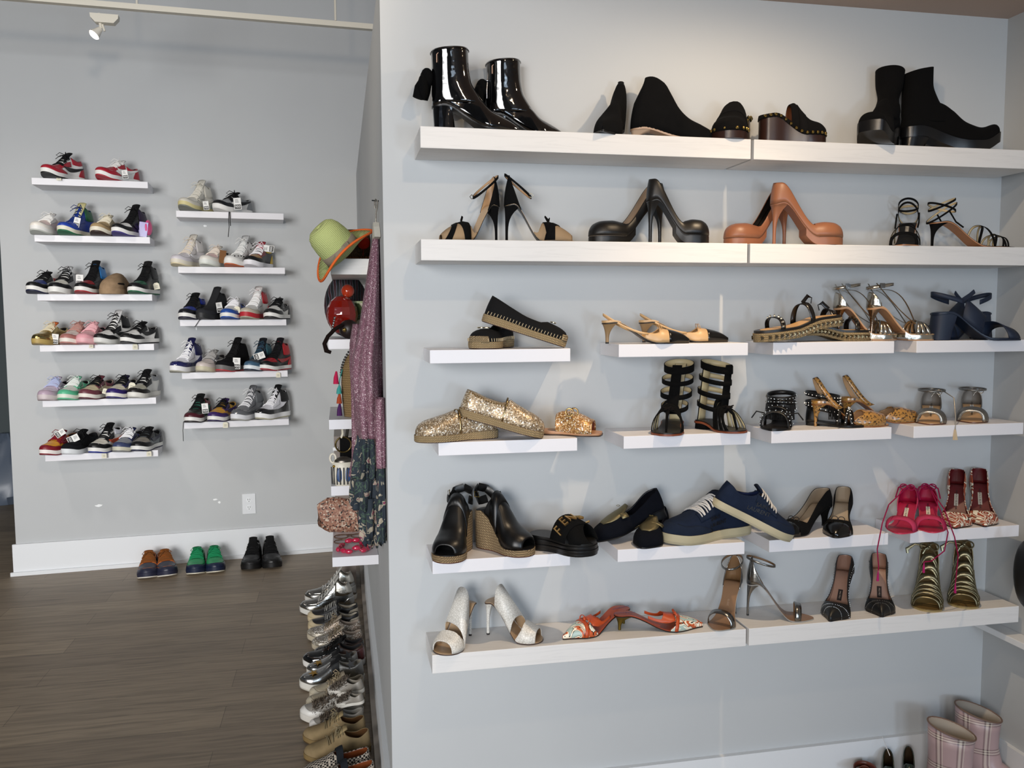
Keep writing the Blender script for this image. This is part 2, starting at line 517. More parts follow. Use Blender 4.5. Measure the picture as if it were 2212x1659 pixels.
def heel(la, m, par, kind='stiletto', th=.004, uw=.2, bx=.02, bw=.006, bl=None, tip=None, name='heel', bulge=0):
    """lofted heel from under the footbed down to the ground"""
    N_, K = 16, 9
    cx, rx = la.L * uw * .5, la.L * uw * .5
    bl = bl or bw
    rings = []
    for k in range(K + 1):
        t = k / K
        e = {'stiletto': 1 - (1 - t) ** 4.2, 'kitten': 1 - (1 - t) ** 3, 'cone': 1 - (1 - t) ** 1.6, 'block': t}[kind]
        ring = []
        for j in range(N_):
            an = 2 * PI * j / N_
            u = uw * .5 * (1 - math.cos(an) * .98)
            w = la.hw(u) * .96 if math.sin(an) != 0 else 0
            w = max(w, .002)
            tx, ty = la.L * u, w * (math.sin(an) / max(.35, abs(math.sin(an))) if abs(math.sin(an)) > .3 else math.sin(an) * 2)
            zt = la.zb(u) - th + .0005
            sx, sy = -math.cos(an) * bl * .5 + bx + bl * .5, math.sin(an) * bw * .5
            if kind == 'block':
                sx = bx + bl * .5 - bl * .5 * math.copysign(abs(math.cos(an)) ** .6, math.cos(an)); sy = bw * .5 * math.copysign(abs(math.sin(an)) ** .6, math.sin(an))
            bb = bulge * math.sin(PI * t)
            x = tx + (sx - tx) * e - bb; y = ty + (sy - ty) * e
            z = zt * (1 - t) + 0.0 * t
            ring.append(Vector((x, y, z)))
        rings.append(ring)
    mb = MB(); mb.loft(rings)
    o = mb.build(name, m, par, sharp=50)
    if tip:
        b = MB(); bot = rings[-1]
        c = sum(bot, Vector()) / len(bot)
        b.loft([[c + (p - c) * 1.06 + Vector((0, 0, .0045)) for p in bot], [c + (p - c) * 1.06 + Vector((0, 0, .00)) for p in bot]])
        b.build('heel_tip', tip, par, sharp=50)
    return o
def ringshaft(par, name, mats, L, tab, n=36, thick=.003, tiltf=0.0, seam=0):
    """boot leg: rings (z, x back, x front, half width) stacked upward"""
    zs = [t[0] for t in tab]; rows = []
    N_ = 22
    for i in range(N_ + 1):
        z = zs[0] + (zs[-1] - zs[0]) * i / N_
        xb, xf, w = [pc([(t[0], t[j]) for t in tab], z) for j in (1, 2, 3)]
        cx, rx = .5 * (xb + xf), .5 * (xf - xb)
        f = (z - zs[0]) / (zs[-1] - zs[0])
        row = []
        for k in range(n):
            a = 2 * PI * k / n; c, s_ = math.cos(a), math.sin(a)
            row.append(Vector((cx + rx * math.copysign(abs(c) ** .9, c), w * math.copysign(abs(s_) ** .9, s_), z + tiltf * c * f * f)))
        rows.append(row)
    mb = MB(); mb.grid(rows, True)
    return mb.build(name, mats, par, solid=thick, lining=len(mats) > 1, sharp=60)
def bow(par, m, c, size, ax=(0, 1, 0), upv=(0, 0, 1), r=.0025, tails=True, name='bow', flat=1.0):
    c, ax, upv = Vector(c), Vector(ax).normalized(), Vector(upv).normalized()
    mb = MB()
    for sd in (1, -1):
        pts = [c + ax * (sd * size * (.5 - .5 * math.cos(t)) * 1.0) + upv * (size * .42 * math.sin(t) * (1 if t < PI else 1)) for t in [i * 2 * PI / 14 for i in range(15)]]
        mb.tube(pts, r, 6, flat=flat)
        if tails:
            mb.tube([c, c + ax * (sd * size * .4) - upv * size * .3, c + ax * (sd * size * .7) - upv * size * .9], r, 6, flat=flat)
    mb.ball(c, r * 2.2)
    return mb.build(name, m, par)
def loop(par, name, m, cx, cz, rx, ry, wd, tilt=0.0, t0=0.0, t1=2 * PI, thick=.002, n=28, cy=0.0, flare=0.0, dip=0.0):
    """flat strap looping round the ankle"""
    rows = []
    for i in range(n + 1):
        t = t0 + (t1 - t0) * i / n
        x, y = cx + rx * math.cos(t), cy + ry * math.sin(t)
        z = cz + tilt * math.cos(t) + dip * math.sin(t)
        rows.append([Vector((x + flare * math.cos(t) * (j - .5), y + flare * math.sin(t) * (j - .5), z + (j - .5) * wd)) for j in (0, .5, 1)])
    mb = MB(); mb.grid(rows, False, 0, flip=True)
    return mb.build(name, m, par, solid=thick, lining=isinstance(m, (list, tuple)) and len(m) > 1, sharp=70, merge=1e-5)
def frame(H, T, roll=0.0):
    """matrix with local x from heel point H to toe point T"""
    H, T = Vector(H), Vector(T)
    x = (T - H).normalized()
    z = Vector((0, 0, 1)) - x * x.z
    z.normalize(); y = z.cross(x)
    M = Matrix(((x[0], y[0], z[0], H[0]), (x[1], y[1], z[1], H[1]), (x[2], y[2], z[2], H[2]), (0, 0, 0, 1)))
    return M @ Matrix.Rotation(roll, 4, 'X')
# ================================================================== the room
wall_paint = mat((0.515, 0.53, 0.535), 'paint')
side_paint = mat((0.50, 0.515, 0.52), 'paint')
white_trim = mat((0.74, 0.76, 0.78), 'rubber', rough=0.45)
ceil_paint = mat((0.50, 0.38, 0.31), 'paint')
XP, XR, TOPZ = 0.119, 2.02, 0.90
def struct(o): o['kind'] = 'structure'; return o
struct(box_obj('floor', -6, 2.4, -3.2, 9, FLOOR - .05, FLOOR, mat((0.225, 0.175, 0.125), 'floor', col2=(0.30, 0.235, 0.165))))
struct(box_obj('wall_front', XP, XR + .12, W, 5.62, FLOOR, TOPZ, wall_paint))
struct(box_obj('wall_right', XR, XR + .12, -3, W, FLOOR, TOPZ, side_paint))
struct(box_obj('ceiling', XP, XR + .12, -3, W, TOPZ, TOPZ + .08, ceil_paint))
struct(box_obj('ceiling_main', -6, XR + .12, -3.2, 9, 3.2, 3.3, side_paint))
def slanted(name, x0, x1, off0, off1, z0, z1, m, parent=None):
    mb = MB()
    v = []
    for z in (z0, z1):
        for x, o_ in ((x0, off0), (x1, off0), (x1, off1), (x0, off1)):
            v.append((x, YL0 + YLS * x - o_, z))
    mb.add(v, [(0, 1, 2, 3), (4, 7, 6, 5), (0, 4, 5, 1), (1, 5, 6, 2), (2, 6, 7, 3), (3, 7, 4, 0)])
    return mb.build(name, m, parent, smooth=False)
back = struct(slanted('wall_back', -1.888, 0.7, 0.0, -.13, FLOOR, 3.2, wall_paint))
struct(slanted('baseboard_back', -1.903, XP, 0.016, 0.0, FLOOR, FLOOR + .185, white_trim))
struct(slanted('trim_1', -1.915, XP, 0.030, 0.016, FLOOR, FLOOR + .022, white_trim))
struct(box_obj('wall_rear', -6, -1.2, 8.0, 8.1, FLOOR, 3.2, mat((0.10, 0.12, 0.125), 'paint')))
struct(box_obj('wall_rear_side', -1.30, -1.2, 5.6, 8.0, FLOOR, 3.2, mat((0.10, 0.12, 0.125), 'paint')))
struct(box_obj('wall_left', -6.1, -6, -3.2, 9, FLOOR, 3.2, side_paint))
struct(box_obj('baseboard_front', XP - .016, XR, W - .016, W, FLOOR, FLOOR + .165, white_trim))
struct(box_obj('baseboard_right', XR - .016, XR, -1, W - .016, FLOOR, FLOOR + .165, white_trim))
struct(box_obj('baseboard_side', XP - .016, XP, W - .016, 5.33, FLOOR, FLOOR + .165, white_trim))
struct(box_obj('trim_2', XP - .034, XP - .016, W, 5.31, FLOOR, FLOOR + .022, mat((0.42, 0.37, 0.32), 'rubber')))
# front of the shop, behind the camera, with its two window openings
def near_wall():
    mb = MB()
    xs = [-6, -3.9, -1.3, 0.0, 2.0, 2.14]
    for i in range(5):
        x0, x1 = xs[i], xs[i + 1]
        if i in (1, 3):
            zt = 2.0 if i == 1 else 0.88
            zb_ = -0.8 if i == 1 else -1.2
            mb.box(x0, x1, -3.2, -3.0, FLOOR, zb_); mb.box(x0, x1, -3.2, -3.0, zt, 3.2)
        else:
            mb.box(x0, x1, -3.2, -3.0, FLOOR, 3.2)
    return mb.build('wall_near', side_paint, None, smooth=False)
struct(near_wall())
def window(n, x0, x1, z0, z1):
    mb = MB(); t = .05
    mb.box(x0, x1, -3.16, -3.08, z0, z0 + t); mb.box(x0, x1, -3.16, -3.08, z1 - t, z1)
    for x in (x0, .5 * (x0 + x1) - t / 2, x1 - t): mb.box(x, x + t, -3.16, -3.08, z0 + t, z1 - t)
    struct(mb.build('window_%d' % n, white_trim, None, smooth=False))
window(1, 0.0, 2.0, -1.2, .88); window(2, -3.9, -1.3, -.8, 2.0)
# wall scuffs: old filler patches left on the sneaker wall
def patch(px, py, w, h, seed):
    r = random.Random(seed); c = onL(px, py, .0008)
    n = 11
    vs = [(c[0] + w * (.7 + .5 * r.random()) * math.cos(2 * PI * k / n), c[1] + YLS * w * math.cos(2 * PI * k / n), c[2] + h * (.6 + .6 * r.random()) * math.sin(2 * PI * k / n)) for k in range(n)]
    link('filler_patch', vs, [tuple(range(n))], mat('f2f4f4', 'rubber'), back, smooth=False)
for a in ((214, 1092, .022, .008, 1), (465, 1079, .014, .006, 2), (474, 1085, .008, .008, 3), (443, 488, .012, .006, 4), (424, 710, .004, .010, 5)):
    patch(*a)

# ------------------------------------------------------------------ shelves
shelf_mat = mat((0.71, 0.70, 0.69), 'shelf')
lam_mat = mat((0.74, 0.735, 0.77), 'rubber', rough=0.4)
def shelf(x0, x1, zt, th, m, label, group, depth=.165):
    o = box_obj('wall_shelf', 0, x1 - x0, -depth, 0, -th, 0, m, None, bevel=.0012)
    o.location = (x0, W - .0005, zt)
    return tag(o, label, 'shelf', group)
GL, GS, GA, GB = 'long white shelves on the shoe wall', 'small white shelves on the shoe wall', 'left column of sneaker shelves', 'right column of sneaker shelves'
RZ = {1: .4725, 2: .195, 3: -.0745, 4: -.321, 5: -.630, 6: -.880}
shelf(.205, 1.093, RZ[1], .053, shelf_mat, 'long white shelf of the top row holding the black patent boots and suede booties', GL)
shelf(1.102, 1.992, RZ[1], .053, shelf_mat, 'long white shelf of the top row holding the wedge clog and tall suede boots', GL)
shelf(.203, 1.088, RZ[2], .053, shelf_mat, 'long white shelf of the second row holding bow sandals and black platform pumps', GL)
shelf(1.096, 1.986, RZ[2], .053, shelf_mat, 'long white shelf of the second row with tan pumps and strappy black sandals', GL)
sn3 = ['small white shelf under the black knit espadrille flats', 'small white shelf under the beige and black slingbacks', 'small white shelf under the studded platform sandals', 'small white shelf under the navy block heel mules']
sn4 = ['small white shelf under the gold glitter espadrilles', 'small white shelf under the black gladiator sandals', 'small white shelf under the studded sandals and cork slingbacks', 'small white shelf under the two pale silver sandals']
sn5 = ['small white shelf under the black wedge espadrilles', 'small white shelf under the loafers and the lower blue sneaker', 'small white shelf under the black bow pumps', 'small white shelf under the pink sandals and printed pumps']
for row, nm in ((3, sn3), (4, sn4), (5, sn5)):
    for k, (x0, x1) in enumerate(((.222, .591), (.724, 1.095), (1.170, 1.545), (1.617, 1.985))):
        if row == 4 and k == 0: x0, x1 = .241, .610
        if row == 4 and k == 1: x0, x1 = .739, 1.107
        z = RZ[row] - (.009 if row == 3 and k == 0 else 0)
        shelf(x0, x1, z, .0345, lam_mat, nm[k], GS)
shelf(.218, 1.104, RZ[6], .050, shelf_mat, 'long white shelf of the lowest row holding white mules and printed kitten heels', GL)
shelf(1.113, 1.997, RZ[6], .050, shelf_mat, 'long white shelf of the lowest row with studded pumps and gold lace sandals', GL)
LZ = {'A': [.774, .463, .138, -.146, -.457, -.765], 'B': [.617, .298, -.009, -.317, -.610]}
LD = .22
LA_ = ['red and white sneakers', 'blue high top and pale pink sneaker', 'tan foam slide', 'gold sneaker and pink sneaker', 'lilac and mint sneakers', 'maroon and yellow sneaker']
LB_ = ['cream high top and black laced sneaker', 'white high tops with a brown tag', 'white and red high top', 'navy and white high top', 'tall grey sneaker']
def lshelf(x0, x1, z, label, group):
    Mx = Matrix.Translation((x0, YL0 + YLS * x0 - .0005, z)) @ Matrix.Rotation(math.atan(YLS), 4, 'Z')
    o = box_obj('wall_shelf', 0, (x1 - x0) * 1.003, -LD, 0, -.037, 0, lam_mat, None, bevel=.0012)
    o.matrix_world = Mx
    return tag(o, label, 'shelf', group)
for z, t in zip(LZ['A'], LA_): lshelf(-1.661, -1.071, z, 'white sneaker shelf of the left column carrying the ' + t, GA)
for z, t in zip(LZ['B'], LB_): lshelf(-.927, -.332, z, 'white sneaker shelf of the right column carrying the ' + t, GB)

# ------------------------------------------------------------------ track light
rail_m = mat('d9d4c6', 'rubber')
def track():
    A, B = onL(60, -3, 1.0), onL(840, 62.5, 1.0)
    M = Matrix.Translation(A)
    r = empty('track_light', M, 'cream ceiling track rail with one lit spotlight hanging above the sneaker wall', 'track light')
    I = M.inverted()
    d = (B - A).normalized(); up = Vector((0, 0, 1)); sd = d.cross(up).normalized()
    mb = MB(); a = A - A; b = B - A; h, w = .013, .017
    mb.add([p + up * s * h + sd * t * w for p in (a - d * 1.2, b + d * .1) for s, t in ((1, 1), (1, -1), (-1, -1), (-1, 1))],
           [(0, 1, 2, 3), (4, 7, 6, 5), (0, 4, 5, 1), (1, 5, 6, 2), (2, 6, 7, 3), (3, 7, 4, 0)])
    mb.build('rail', rail_m, r, smooth=False)
    for px, py in ((296, 12), (725, 47)):
        p = onL(px, py, 1.0) - A
        mb = MB(); mb.tube([p + up * .005, Vector((p.x, p.y, 3.2 - A.z))], .006); mb.build('hanging_rod', rail_m, r)
    p = onL(226, 27, 1.0) - A
    mb = MB(); mb.loft([[p + d * sx * k + sd * sy * .022 + up * z for sx, sy in ((1, 1), (-1, 1), (-1, -1), (1, -1))] for z, k in ((-.012, .062), (-.03, .060), (-.052, .040))])
    ad = mb.build('adapter', rail_m, r, smooth=False)
    q = onL(214, 38, 1.0) - A; e = onL(218, 62, 1.0) - A; c = onL(213, 66, 1.0) - A
    mb = MB(); mb.tube([q + up * .02, e], .007); mb.tube([e + d * .008 + up * .02, e + d * .016 - up * .01], .005); mb.build('arm', rail_m, r)
    aim = Vector((-.55, -.35, -.75)).normalized()
    k1, k2 = c - aim * .012, c + aim * .032
    mb = MB(); mb.tube([k1, k1 + aim * .02, k2], [.012, .018, .026], 16); mb.build('lamp_head', mat('e6e0d2', 'rubber'), r)
    mb = MB(); mb.tube([k2, k2 + aim * .006], [.024, .020], 16); mb.build('bulb', mat('fff3e2', 'lamp'), r)
track()
# recessed lamp trims
for x, y in ((1.09, 1.80), (.45, .9)):
    mb = MB(); rg = []
    for k in range(4):
        rr, zz = ((.062, TOPZ - .001), (.062, TOPZ - .006), (.045, TOPZ - .006), (.045, TOPZ - .001))[k]
        rg.append([(x + rr * math.cos(t * PI / 12), y + rr * math.sin(t * PI / 12), zz) for t in range(24)])
    mb.grid(rg + [rg[0]], True)
    tag(mb.build('recessed_lamp_trim', white_trim), 'round white trim of a recessed lamp in the low ceiling' + (' close to the shoe wall' if y > 1.5 else ' further into the shop'), 'lamp')
# ------------------------------------------------------------------ power outlet
def outlet():
    p = onL(538, 1088, .0)
    M = Matrix.Translation(p) @ Matrix.Rotation(math.atan(YLS), 4, 'Z')
    r = empty('power_outlet', M, 'white double power outlet low on the sneaker wall above the baseboard', 'outlet')
    pl = box_obj('cover_plate', -.040, .040, -.006, -.0003, -.064, .064, white_trim, r, bevel=.002)
    for z in (.024, -.024):
        mb = MB(); mb.tube([(0, -.0055, z), (0, -.0085, z)], .0165, 18); mb.build('socket', mat('e9ecee', 'rubber'), r, sharp=30)
        mb = MB()
        for x in (-.006, .006): mb.box(x - .0012, x + .0012, -.0092, -.0084, z, z + .009)
        mb.box(-.0022, .0022, -.0092, -.0084, z - .010, z - .006)
        mb.build('slot', mat('151515', 'rubber'), r, smooth=False)
outlet()
# ------------------------------------------------------------------ beyond the sneaker wall, far left
def plastic_bag():
    mb = MB(); r = random.Random(3)
    c = onZ(22, 1080, FLOOR)
    rings = []
    for k, (z, rr) in enumerate(((0, .20), (.1, .26), (.25, .25), (.42, .20), (.55, .13), (.68, .10), (.78, .05))):
        rings.append([(c[0] + rr * (1 + .22 * r.uniform(-1, 1)) * math.cos(t * PI / 10), c[1] + rr * (1 + .22 * r.uniform(-1, 1)) * math.sin(t * PI / 10), FLOOR + .002 + z * .72) for t in range(20)])
    mb.loft(rings)
    tag(mb.build('plastic_bag', mat('5d6878', 'rubber', rough=.35)), 'pale blue plastic bag standing on the floor of the dark back room', 'bag')
plastic_bag()
# ================================================================== sneakers
WHITE, BLACK, CREAM = 'e9e8e4', '0c0c0e', 'ddd3ba'
def SC(L, tab, ref=.29):
    return [(u, v * L / ref) for u, v in tab]
FRONT = [(.62, .062), (.75, .048), (.86, .040), (.94, .030), (1, .010)]
ST = {'low': ([(0, .078), (.1, .088), (.25, .088), (.40, .094), (.5, .084)] + FRONT,
              [(0, .072), (.08, .066), (.2, .054), (.32, .062), (.40, .080), (.44, .13)]),
      'mid': ([(0, .112), (.1, .120), (.25, .120), (.38, .118), (.5, .094)] + FRONT,
              [(0, .100), (.1, .095), (.2, .088), (.31, .099), (.38, .112), (.41, .16)]),
      'high': ([(0, .150), (.1, .158), (.25, .160), (.33, .156), (.43, .118), (.52, .088)] + FRONT,
               [(0, .135), (.1, .128), (.2, .122), (.28, .137), (.34, .150), (.37, .2)])}
def card(par, M, kind='card', s=1.0, inv=None):
    """price tag built in its own frame M, hung on the shoe par"""
    X = inv @ M
    if kind == 'card':
        w, h = .026 * s, .042 * s
        mb = MB(); mb.box(-w / 2, w / 2, -.0008, .0008, -h / 2, h / 2, 0, X)
        o = mb.build('price_tag', mat('efefec', 'cloth'), par, smooth=False)
        mb = MB(); mb.box(-w * .42, w * .42, -.0014, -.0009, -h * .45, -h * .08, 0, X)
        mb.build('printed_block', mat('101010', 'rubber'), o, smooth=False)
        v, f = text_mesh('900', .0125 * s, .0001)
        Y = X @ Matrix.Translation((0, -.0017, -h * .26)) @ Matrix.Rotation(PI / 2, 4, 'X')
        link('number', [Y @ p for p in v], f, mat('f2f2f0', 'rubber'), o, smooth=False)
        mb = MB()
        for z in (.12, .22, .32): mb.box(-w * .3, w * .26 - z * .02, -.0012, -.0009, h * z, h * (z + .035), 0, X)
        mb.build('handwriting', mat('55585c', 'rubber'), o, smooth=False)
    else:
        w, h = .022 * s, .026 * s
        mb = MB(); pts = [(-w / 2, -h / 2), (w / 2, -h / 2), (w / 2, h * .3), (w * .25, h / 2), (-w * .25, h / 2), (-w / 2, h * .3)]
        mb.loft([[X @ Vector((x, y, z)) for x, z in pts] for y in (-.0008, .0008)])
        o = mb.build('paper_tag', mat('e9e4cf', 'cloth'), par, smooth=False)
        mb = MB()
        for z in (-.2, .0): mb.box(-w * .25, w * .25, -.0014, -.0009, h * z, h * (z + .06), 0, X)
        mb.build('handwriting', mat('77766c', 'rubber'), o, smooth=False)
    return o
def string(par, pts, inv, col='d8d2c0', r=.0007):
    mb = MB(); mb.tube([inv @ Vector(p) for p in pts], r, 5); mb.build('tag_string', mat(col, 'cloth'), par)
def sneaker(M, L, label, cat='sneaker', group=None, st='low', base=WHITE, over=None, toe=None, eye=None, heelc=None, stripe=None, mid=WHITE, out=None,
            lace=WHITE, tongue=None, collar=None, lining='2a2a2c', pat='leather', name='sneaker', width=.345, rand=False, tag_=None, loops=True, bars=6, spring=.016, patO=None, text=None, midh=1.0, star=None):
    r = empty(name, M, label, cat, group)
    k = L / .29
    Ht, Ct = ST[st]
    pl = .024 * k * midh
    la = Last(L, L * width, 0, pl, 'round', SC(L, Ht), n=2.5, spring=spring * k)
    cut = SC(L, Ct)
    mb_ = mat(base, pat)
    shell(la, 'upper', [mb_, mat(lining, 'cloth')], r, cut, thick=.004 * k)
    sp_ = lambda u: la.zb(u) - pl
    sole(la, 'midsole', mat(mid, 'rubber'), r, lambda u: la.zb(u) + .004 * k, lambda u: sp_(u) + .007 * k, out=.004 * k)
    sole(la, 'outsole', mat(out or mid, 'rubber'), r, lambda u: sp_(u) + .0072 * k, lambda u: sp_(u), out=.0025 * k)
    po = patO or pat
    def Z(v): return v * k
    if rand:
        strip(la, 'toe_rand', mat(over, 'patent'), r, [(0., 0, Z(.075)), (.15, 0, Z(.07)), (.3, 0, Z(.04)), (.5, 0, Z(.028)), (.7, 0, Z(.03)), (.85, 0, Z(.034)), (1, 0, Z(.05))], n=22)
    elif over:
        strip(la, 'toe_overlay', mat(over, po), r, [(.55, 0, Z(.012)), (.66, 0, Z(.022)), (.74, 0, Z(.028)), (.84, 0, Z(.027)), (.93, 0, Z(.033)), (1, 0, Z(.05))])
    if toe:
        strip(la, 'toe_box', mat(toe, pat), r, [(.68, Z(.028), .2), (.78, Z(.030), .2), (.88, Z(.03), .2), (.93, Z(.04), .2)], off=.0018, side=0)
    if eye:
        strip(la, 'eyestay', mat(eye, po), r, [(.40, Z(.052), Z(.082)), (.50, Z(.046), Z(.072)), (.60, Z(.040), Z(.058)), (.69, Z(.034), Z(.052))], off=.003)
        if st != 'low':
            strip(la, 'ankle_panel', mat(eye, po), r, [(.20, Z(.07), Z(.2)), (.30, Z(.06), Z(.2)), (.42, Z(.055), Z(.090))] if st == 'high' else [(.24, Z(.07), Z(.2)), (.42, Z(.055), Z(.09))], off=.0032) if False else None
    if heelc:
        strip(la, 'heel_counter', mat(heelc, po), r, [(0, 0, Z(.058)), (.08, 0, Z(.056)), (.16, 0, Z(.040)), (.22, 0, Z(.012))], off=.0028)
    if collar:
        hi = [(u, v * k) for u, v in Ct]
        lo = .040 if st == 'low' else .065
        strip(la, 'collar', mat(collar, po), r, [(0, Z(lo + .012), pc(hi, 0)), (.1, Z(lo + .006), pc(hi, .1)), (.2, Z(lo), pc(hi, .2)), (.28, Z(lo), pc(hi, .28)), (.36, Z(lo + .004), pc(hi, .36))], off=.0035)
    if stripe:
        strip(la, 'side_stripe', mat(stripe, pat), r, [(.03, Z(.056), Z(.060)), (.18, Z(.040), Z(.052)), (.33, Z(.026), Z(.045)), (.46, Z(.021), Z(.045)), (.56, Z(.028), Z(.044)), (.63, Z(.041), Z(.046))], off=.0045, thick=.001)
    # tongue
    tg = tongue or lace
    u0 = {'low': .40, 'mid': .38, 'high': .34}[st]
    rows = []
    for i in range(7):
        t = i / 6; u = .62 + (u0 - .62) * t
        h = la.ht(u) - .002; back_ = (.016 if st == 'low' else .024) * k * t * t
        rows.append([Vector((L * u - back_ * .6, y * L * .085, la.zb(u) + h + back_ - .35 * abs(y) ** 2 * .012)) for y in (-1, -.5, 0, .5, 1)])
    mb = MB(); mb.grid(rows); mb.build('tongue', mat(tg, 'cloth' if pat != 'suede' else 'suede'), r, solid=.006 * k, sharp=60)
    # laces
    if bars:
        mb = MB()
        us = [.66 - (.66 - u0 - .04) * i / max(1, bars - 1) for i in range(bars)]
        for i, u in enumerate(us):
            for s_ in (0, 1):
                du = -.03 if s_ else .0
                pts = []
                for j in range(7):
                    a = PI * (.27 + .46 * j / 6)
                    pts.append(la.P(u + du * (j / 6 if i % 2 else 1 - j / 6), a, .0055))
                if s_ == 0 or i < bars - 1: mb.tube(pts, .0026 * k, 6, flat=.5)
        if loops:
            c = la.P(u0 + .05, PI / 2, .010)
            for sd in (1, -1):
                mb.tube([c, c + Vector((.018, sd * .020, .012)) * k, c + Vector((.030, sd * .034, -.004)) * k, c + Vector((.016, sd * .028, -.010)) * k, c], .0019 * k, 6)
                mb.tube([c, c + Vector((.02, sd * .012, -.004)) * k, c + Vector((.034, sd * .036, -.026)) * k], .0017 * k, 6)
        mb.build('laces', mat(lace, 'cloth'), r)
    return r, la
# ---- sneaker wall placements
def Lput(z, tx, hx, py, dt=.235, dh=.075):
    T = onL(tx, py, dt); H = onL(hx, py, dh)
    H.z = T.z = z
    # aim the axis so that the outline (not the axis) spans the given pixels
    return frame(H, T), (T - H).length
GN = 'sneakers standing along the sneaker wall shelves'
def LS(row, tx, hx, label, kind=None, **kw):
    col, i = row[0], int(row[1])
    z = LZ[col][i - 1] + .0003
    py = {'A': [389, 509, 635, 744, 862, 978], 'B': [458, 577, 690, 803, 909]}[col][i - 1]
    kw.pop('d', None)
    L = kw.pop('L', .285); w = .100
    B = onL(hx, py, .06)
    lo, hi = .0, 1.4                      # turn the shoe until its outline reaches both measured edges
    for _ in range(40):
        th = .5 * (lo + hi)
        dh = .012 + .34 * w * math.cos(th) + .006
        H = onL(hx, py, dh); H.z = z
        H.x -= .30 * w * math.sin(th) + .003
        H.y = YL0 + YLS * H.x - dh
        T = H + Vector((-L * math.cos(th), -L * math.sin(th) - YLS * L * math.cos(th), 0))
        q = T + Vector((-.20 * w * math.sin(th) - .004, .10 * w, 0))
        if proj(q)[0] < tx: lo = th
        else: hi = th
    M = frame(H, T)
    if kind: return kind(M, L, label, **kw), M
    r, la = sneaker(M, L, label, group=GN, **kw)
    return r, M, la
def hang(rM, px, py, d, kind='paper', s=1.0, ang=0.0, yaw=0.0, from_=None, lr=0.0):
    r, M = rM[0], rM[1]
    inv = M.inverted()
    p = onL(px, py, d)
    Mt = Matrix.Translation(p) @ Matrix.Rotation(yaw, 4, 'Z') @ Matrix.Rotation(ang, 4, 'Y')
    card(r, Mt, kind, s, inv)
    if from_:
        q = onL(from_[0], from_[1], from_[2])
        string(r, [q, q.lerp(p, .5) + Vector((0, -.012, .0)), p + Vector((0, 0, .012 * s))], inv)
RD, NV = 'a3172a', '191f4d'
x = LS('A1', 83, 190, 'red black and white mid sneaker with loose black laces, left on the top shelf', st='mid', base=WHITE, over=RD, toe=RD, eye=RD, heelc=RD, collar=RD, stripe=BLACK, mid=WHITE, out=BLACK, lace=BLACK, tongue=BLACK, d=(.15, .08), spring=.024)
hang(x, 127, 384, .235, 'paper', 1.1, from_=(128, 362, .19))
x = LS('A1', 200, 308, 'red and white low sneaker with a price card at the right of the top shelf', base=WHITE, over=RD, toe=RD, eye=RD, heelc=RD, collar=RD, stripe=WHITE, out=RD, lace=WHITE, tongue=WHITE, d=(.15, .08), spring=.024)
hang(x, 270, 377, .20, 'card', 1.15, ang=-.12)
x = LS('A2', 64, 150, 'pale pink and white low sneaker with speckled laces at the left end of its shelf', base='e6cfc6', over='ece6dc', toe='e8cfc8', eye='efeae0', heelc='e8e2d8', lace=WHITE, tongue='efece6', out='b9bdb6', spring=.022)
x = LS('A2', 122, 212, 'blue high top sneaker with green collar and yellow tongue label', st='high', base='1d3fa0', over='1d3fa0', toe='1d3fa0', eye='1d3fa0', heelc='e8e6df', collar='1f5c3c', stripe=None, mid='e3e0cc', out='1c6a45', lace='142a6a', tongue='d9d29a', spring=.024)
hang(x, 166, 480, .235, 'card', 1.25, ang=.25)
x = LS('A2', 196, 268, 'beige suede low sneaker with cream laces and dark brown sole', pat='suede', base='c8b595', over='b39a72', toe='c2a97f', eye='cdbf9f', heelc='b9a582', mid='e3dcc8', out='3a2620', lace='e4dcc6', tongue='d6cab0', spring=.022)
def pouch(rM):
    r, M = rM[0], rM[1]; inv = M.inverted(); p = onL(321, 492, .13)
    mb = MB(); mb.ball(inv @ p, .036, 14, 8, 0, (.9, .35, 1.25)); mb.build('pink_pouch', mat('e2568e', 'rubber', rough=.25), r)
    p = onL(311, 497, .15)
    Mt = inv @ Matrix.Translation(p) @ Matrix.Rotation(.15, 4, 'Y')
    mb = MB(); mb.box(-.028, .020, -.004, .004, -.04, .045, 0, Mt); mb.build('purple_packet', mat('5b48a0', 'rubber', rough=.2), r, smooth=False)
x = LS('A2', 238, 328, 'black and white high sneaker with purple sole and a pink accessory pouch', st='high', base=BLACK, over=BLACK, toe=WHITE, eye=BLACK, heelc=BLACK, collar='231433', stripe=BLACK, out='3b2f7a', lace=BLACK, tongue=BLACK, spring=.022)
pouch(x)
LS('A3', 55, 143, 'navy and black low sneaker with a red heel at the left end of its shelf', base='d9dcd8', over=BLACK, toe='20306e', eye=BLACK, heelc='8f1b25', collar='8f1b25', mid=WHITE, out='10163a', lace=BLACK, tongue=BLACK, spring=.02)
x = LS('A3', 113, 182, 'black and white panelled sneaker carrying a tall white price card', st='mid', base=WHITE, over=BLACK, toe='dedcd0', eye=BLACK, heelc=BLACK, lace=BLACK, tongue='c8cacc', out=WHITE, spring=.014)
hang(x, 172, 605, .235, 'card', 1.45, ang=.05)
LS('A3', 161, 240, 'black high sneaker with red toe and bright blue heel', st='high', base=BLACK, over=BLACK, toe='8c1a22', eye=BLACK, heelc='2f7fc4', collar='2f7fc4', out='a0222c', lace=BLACK, tongue=BLACK)
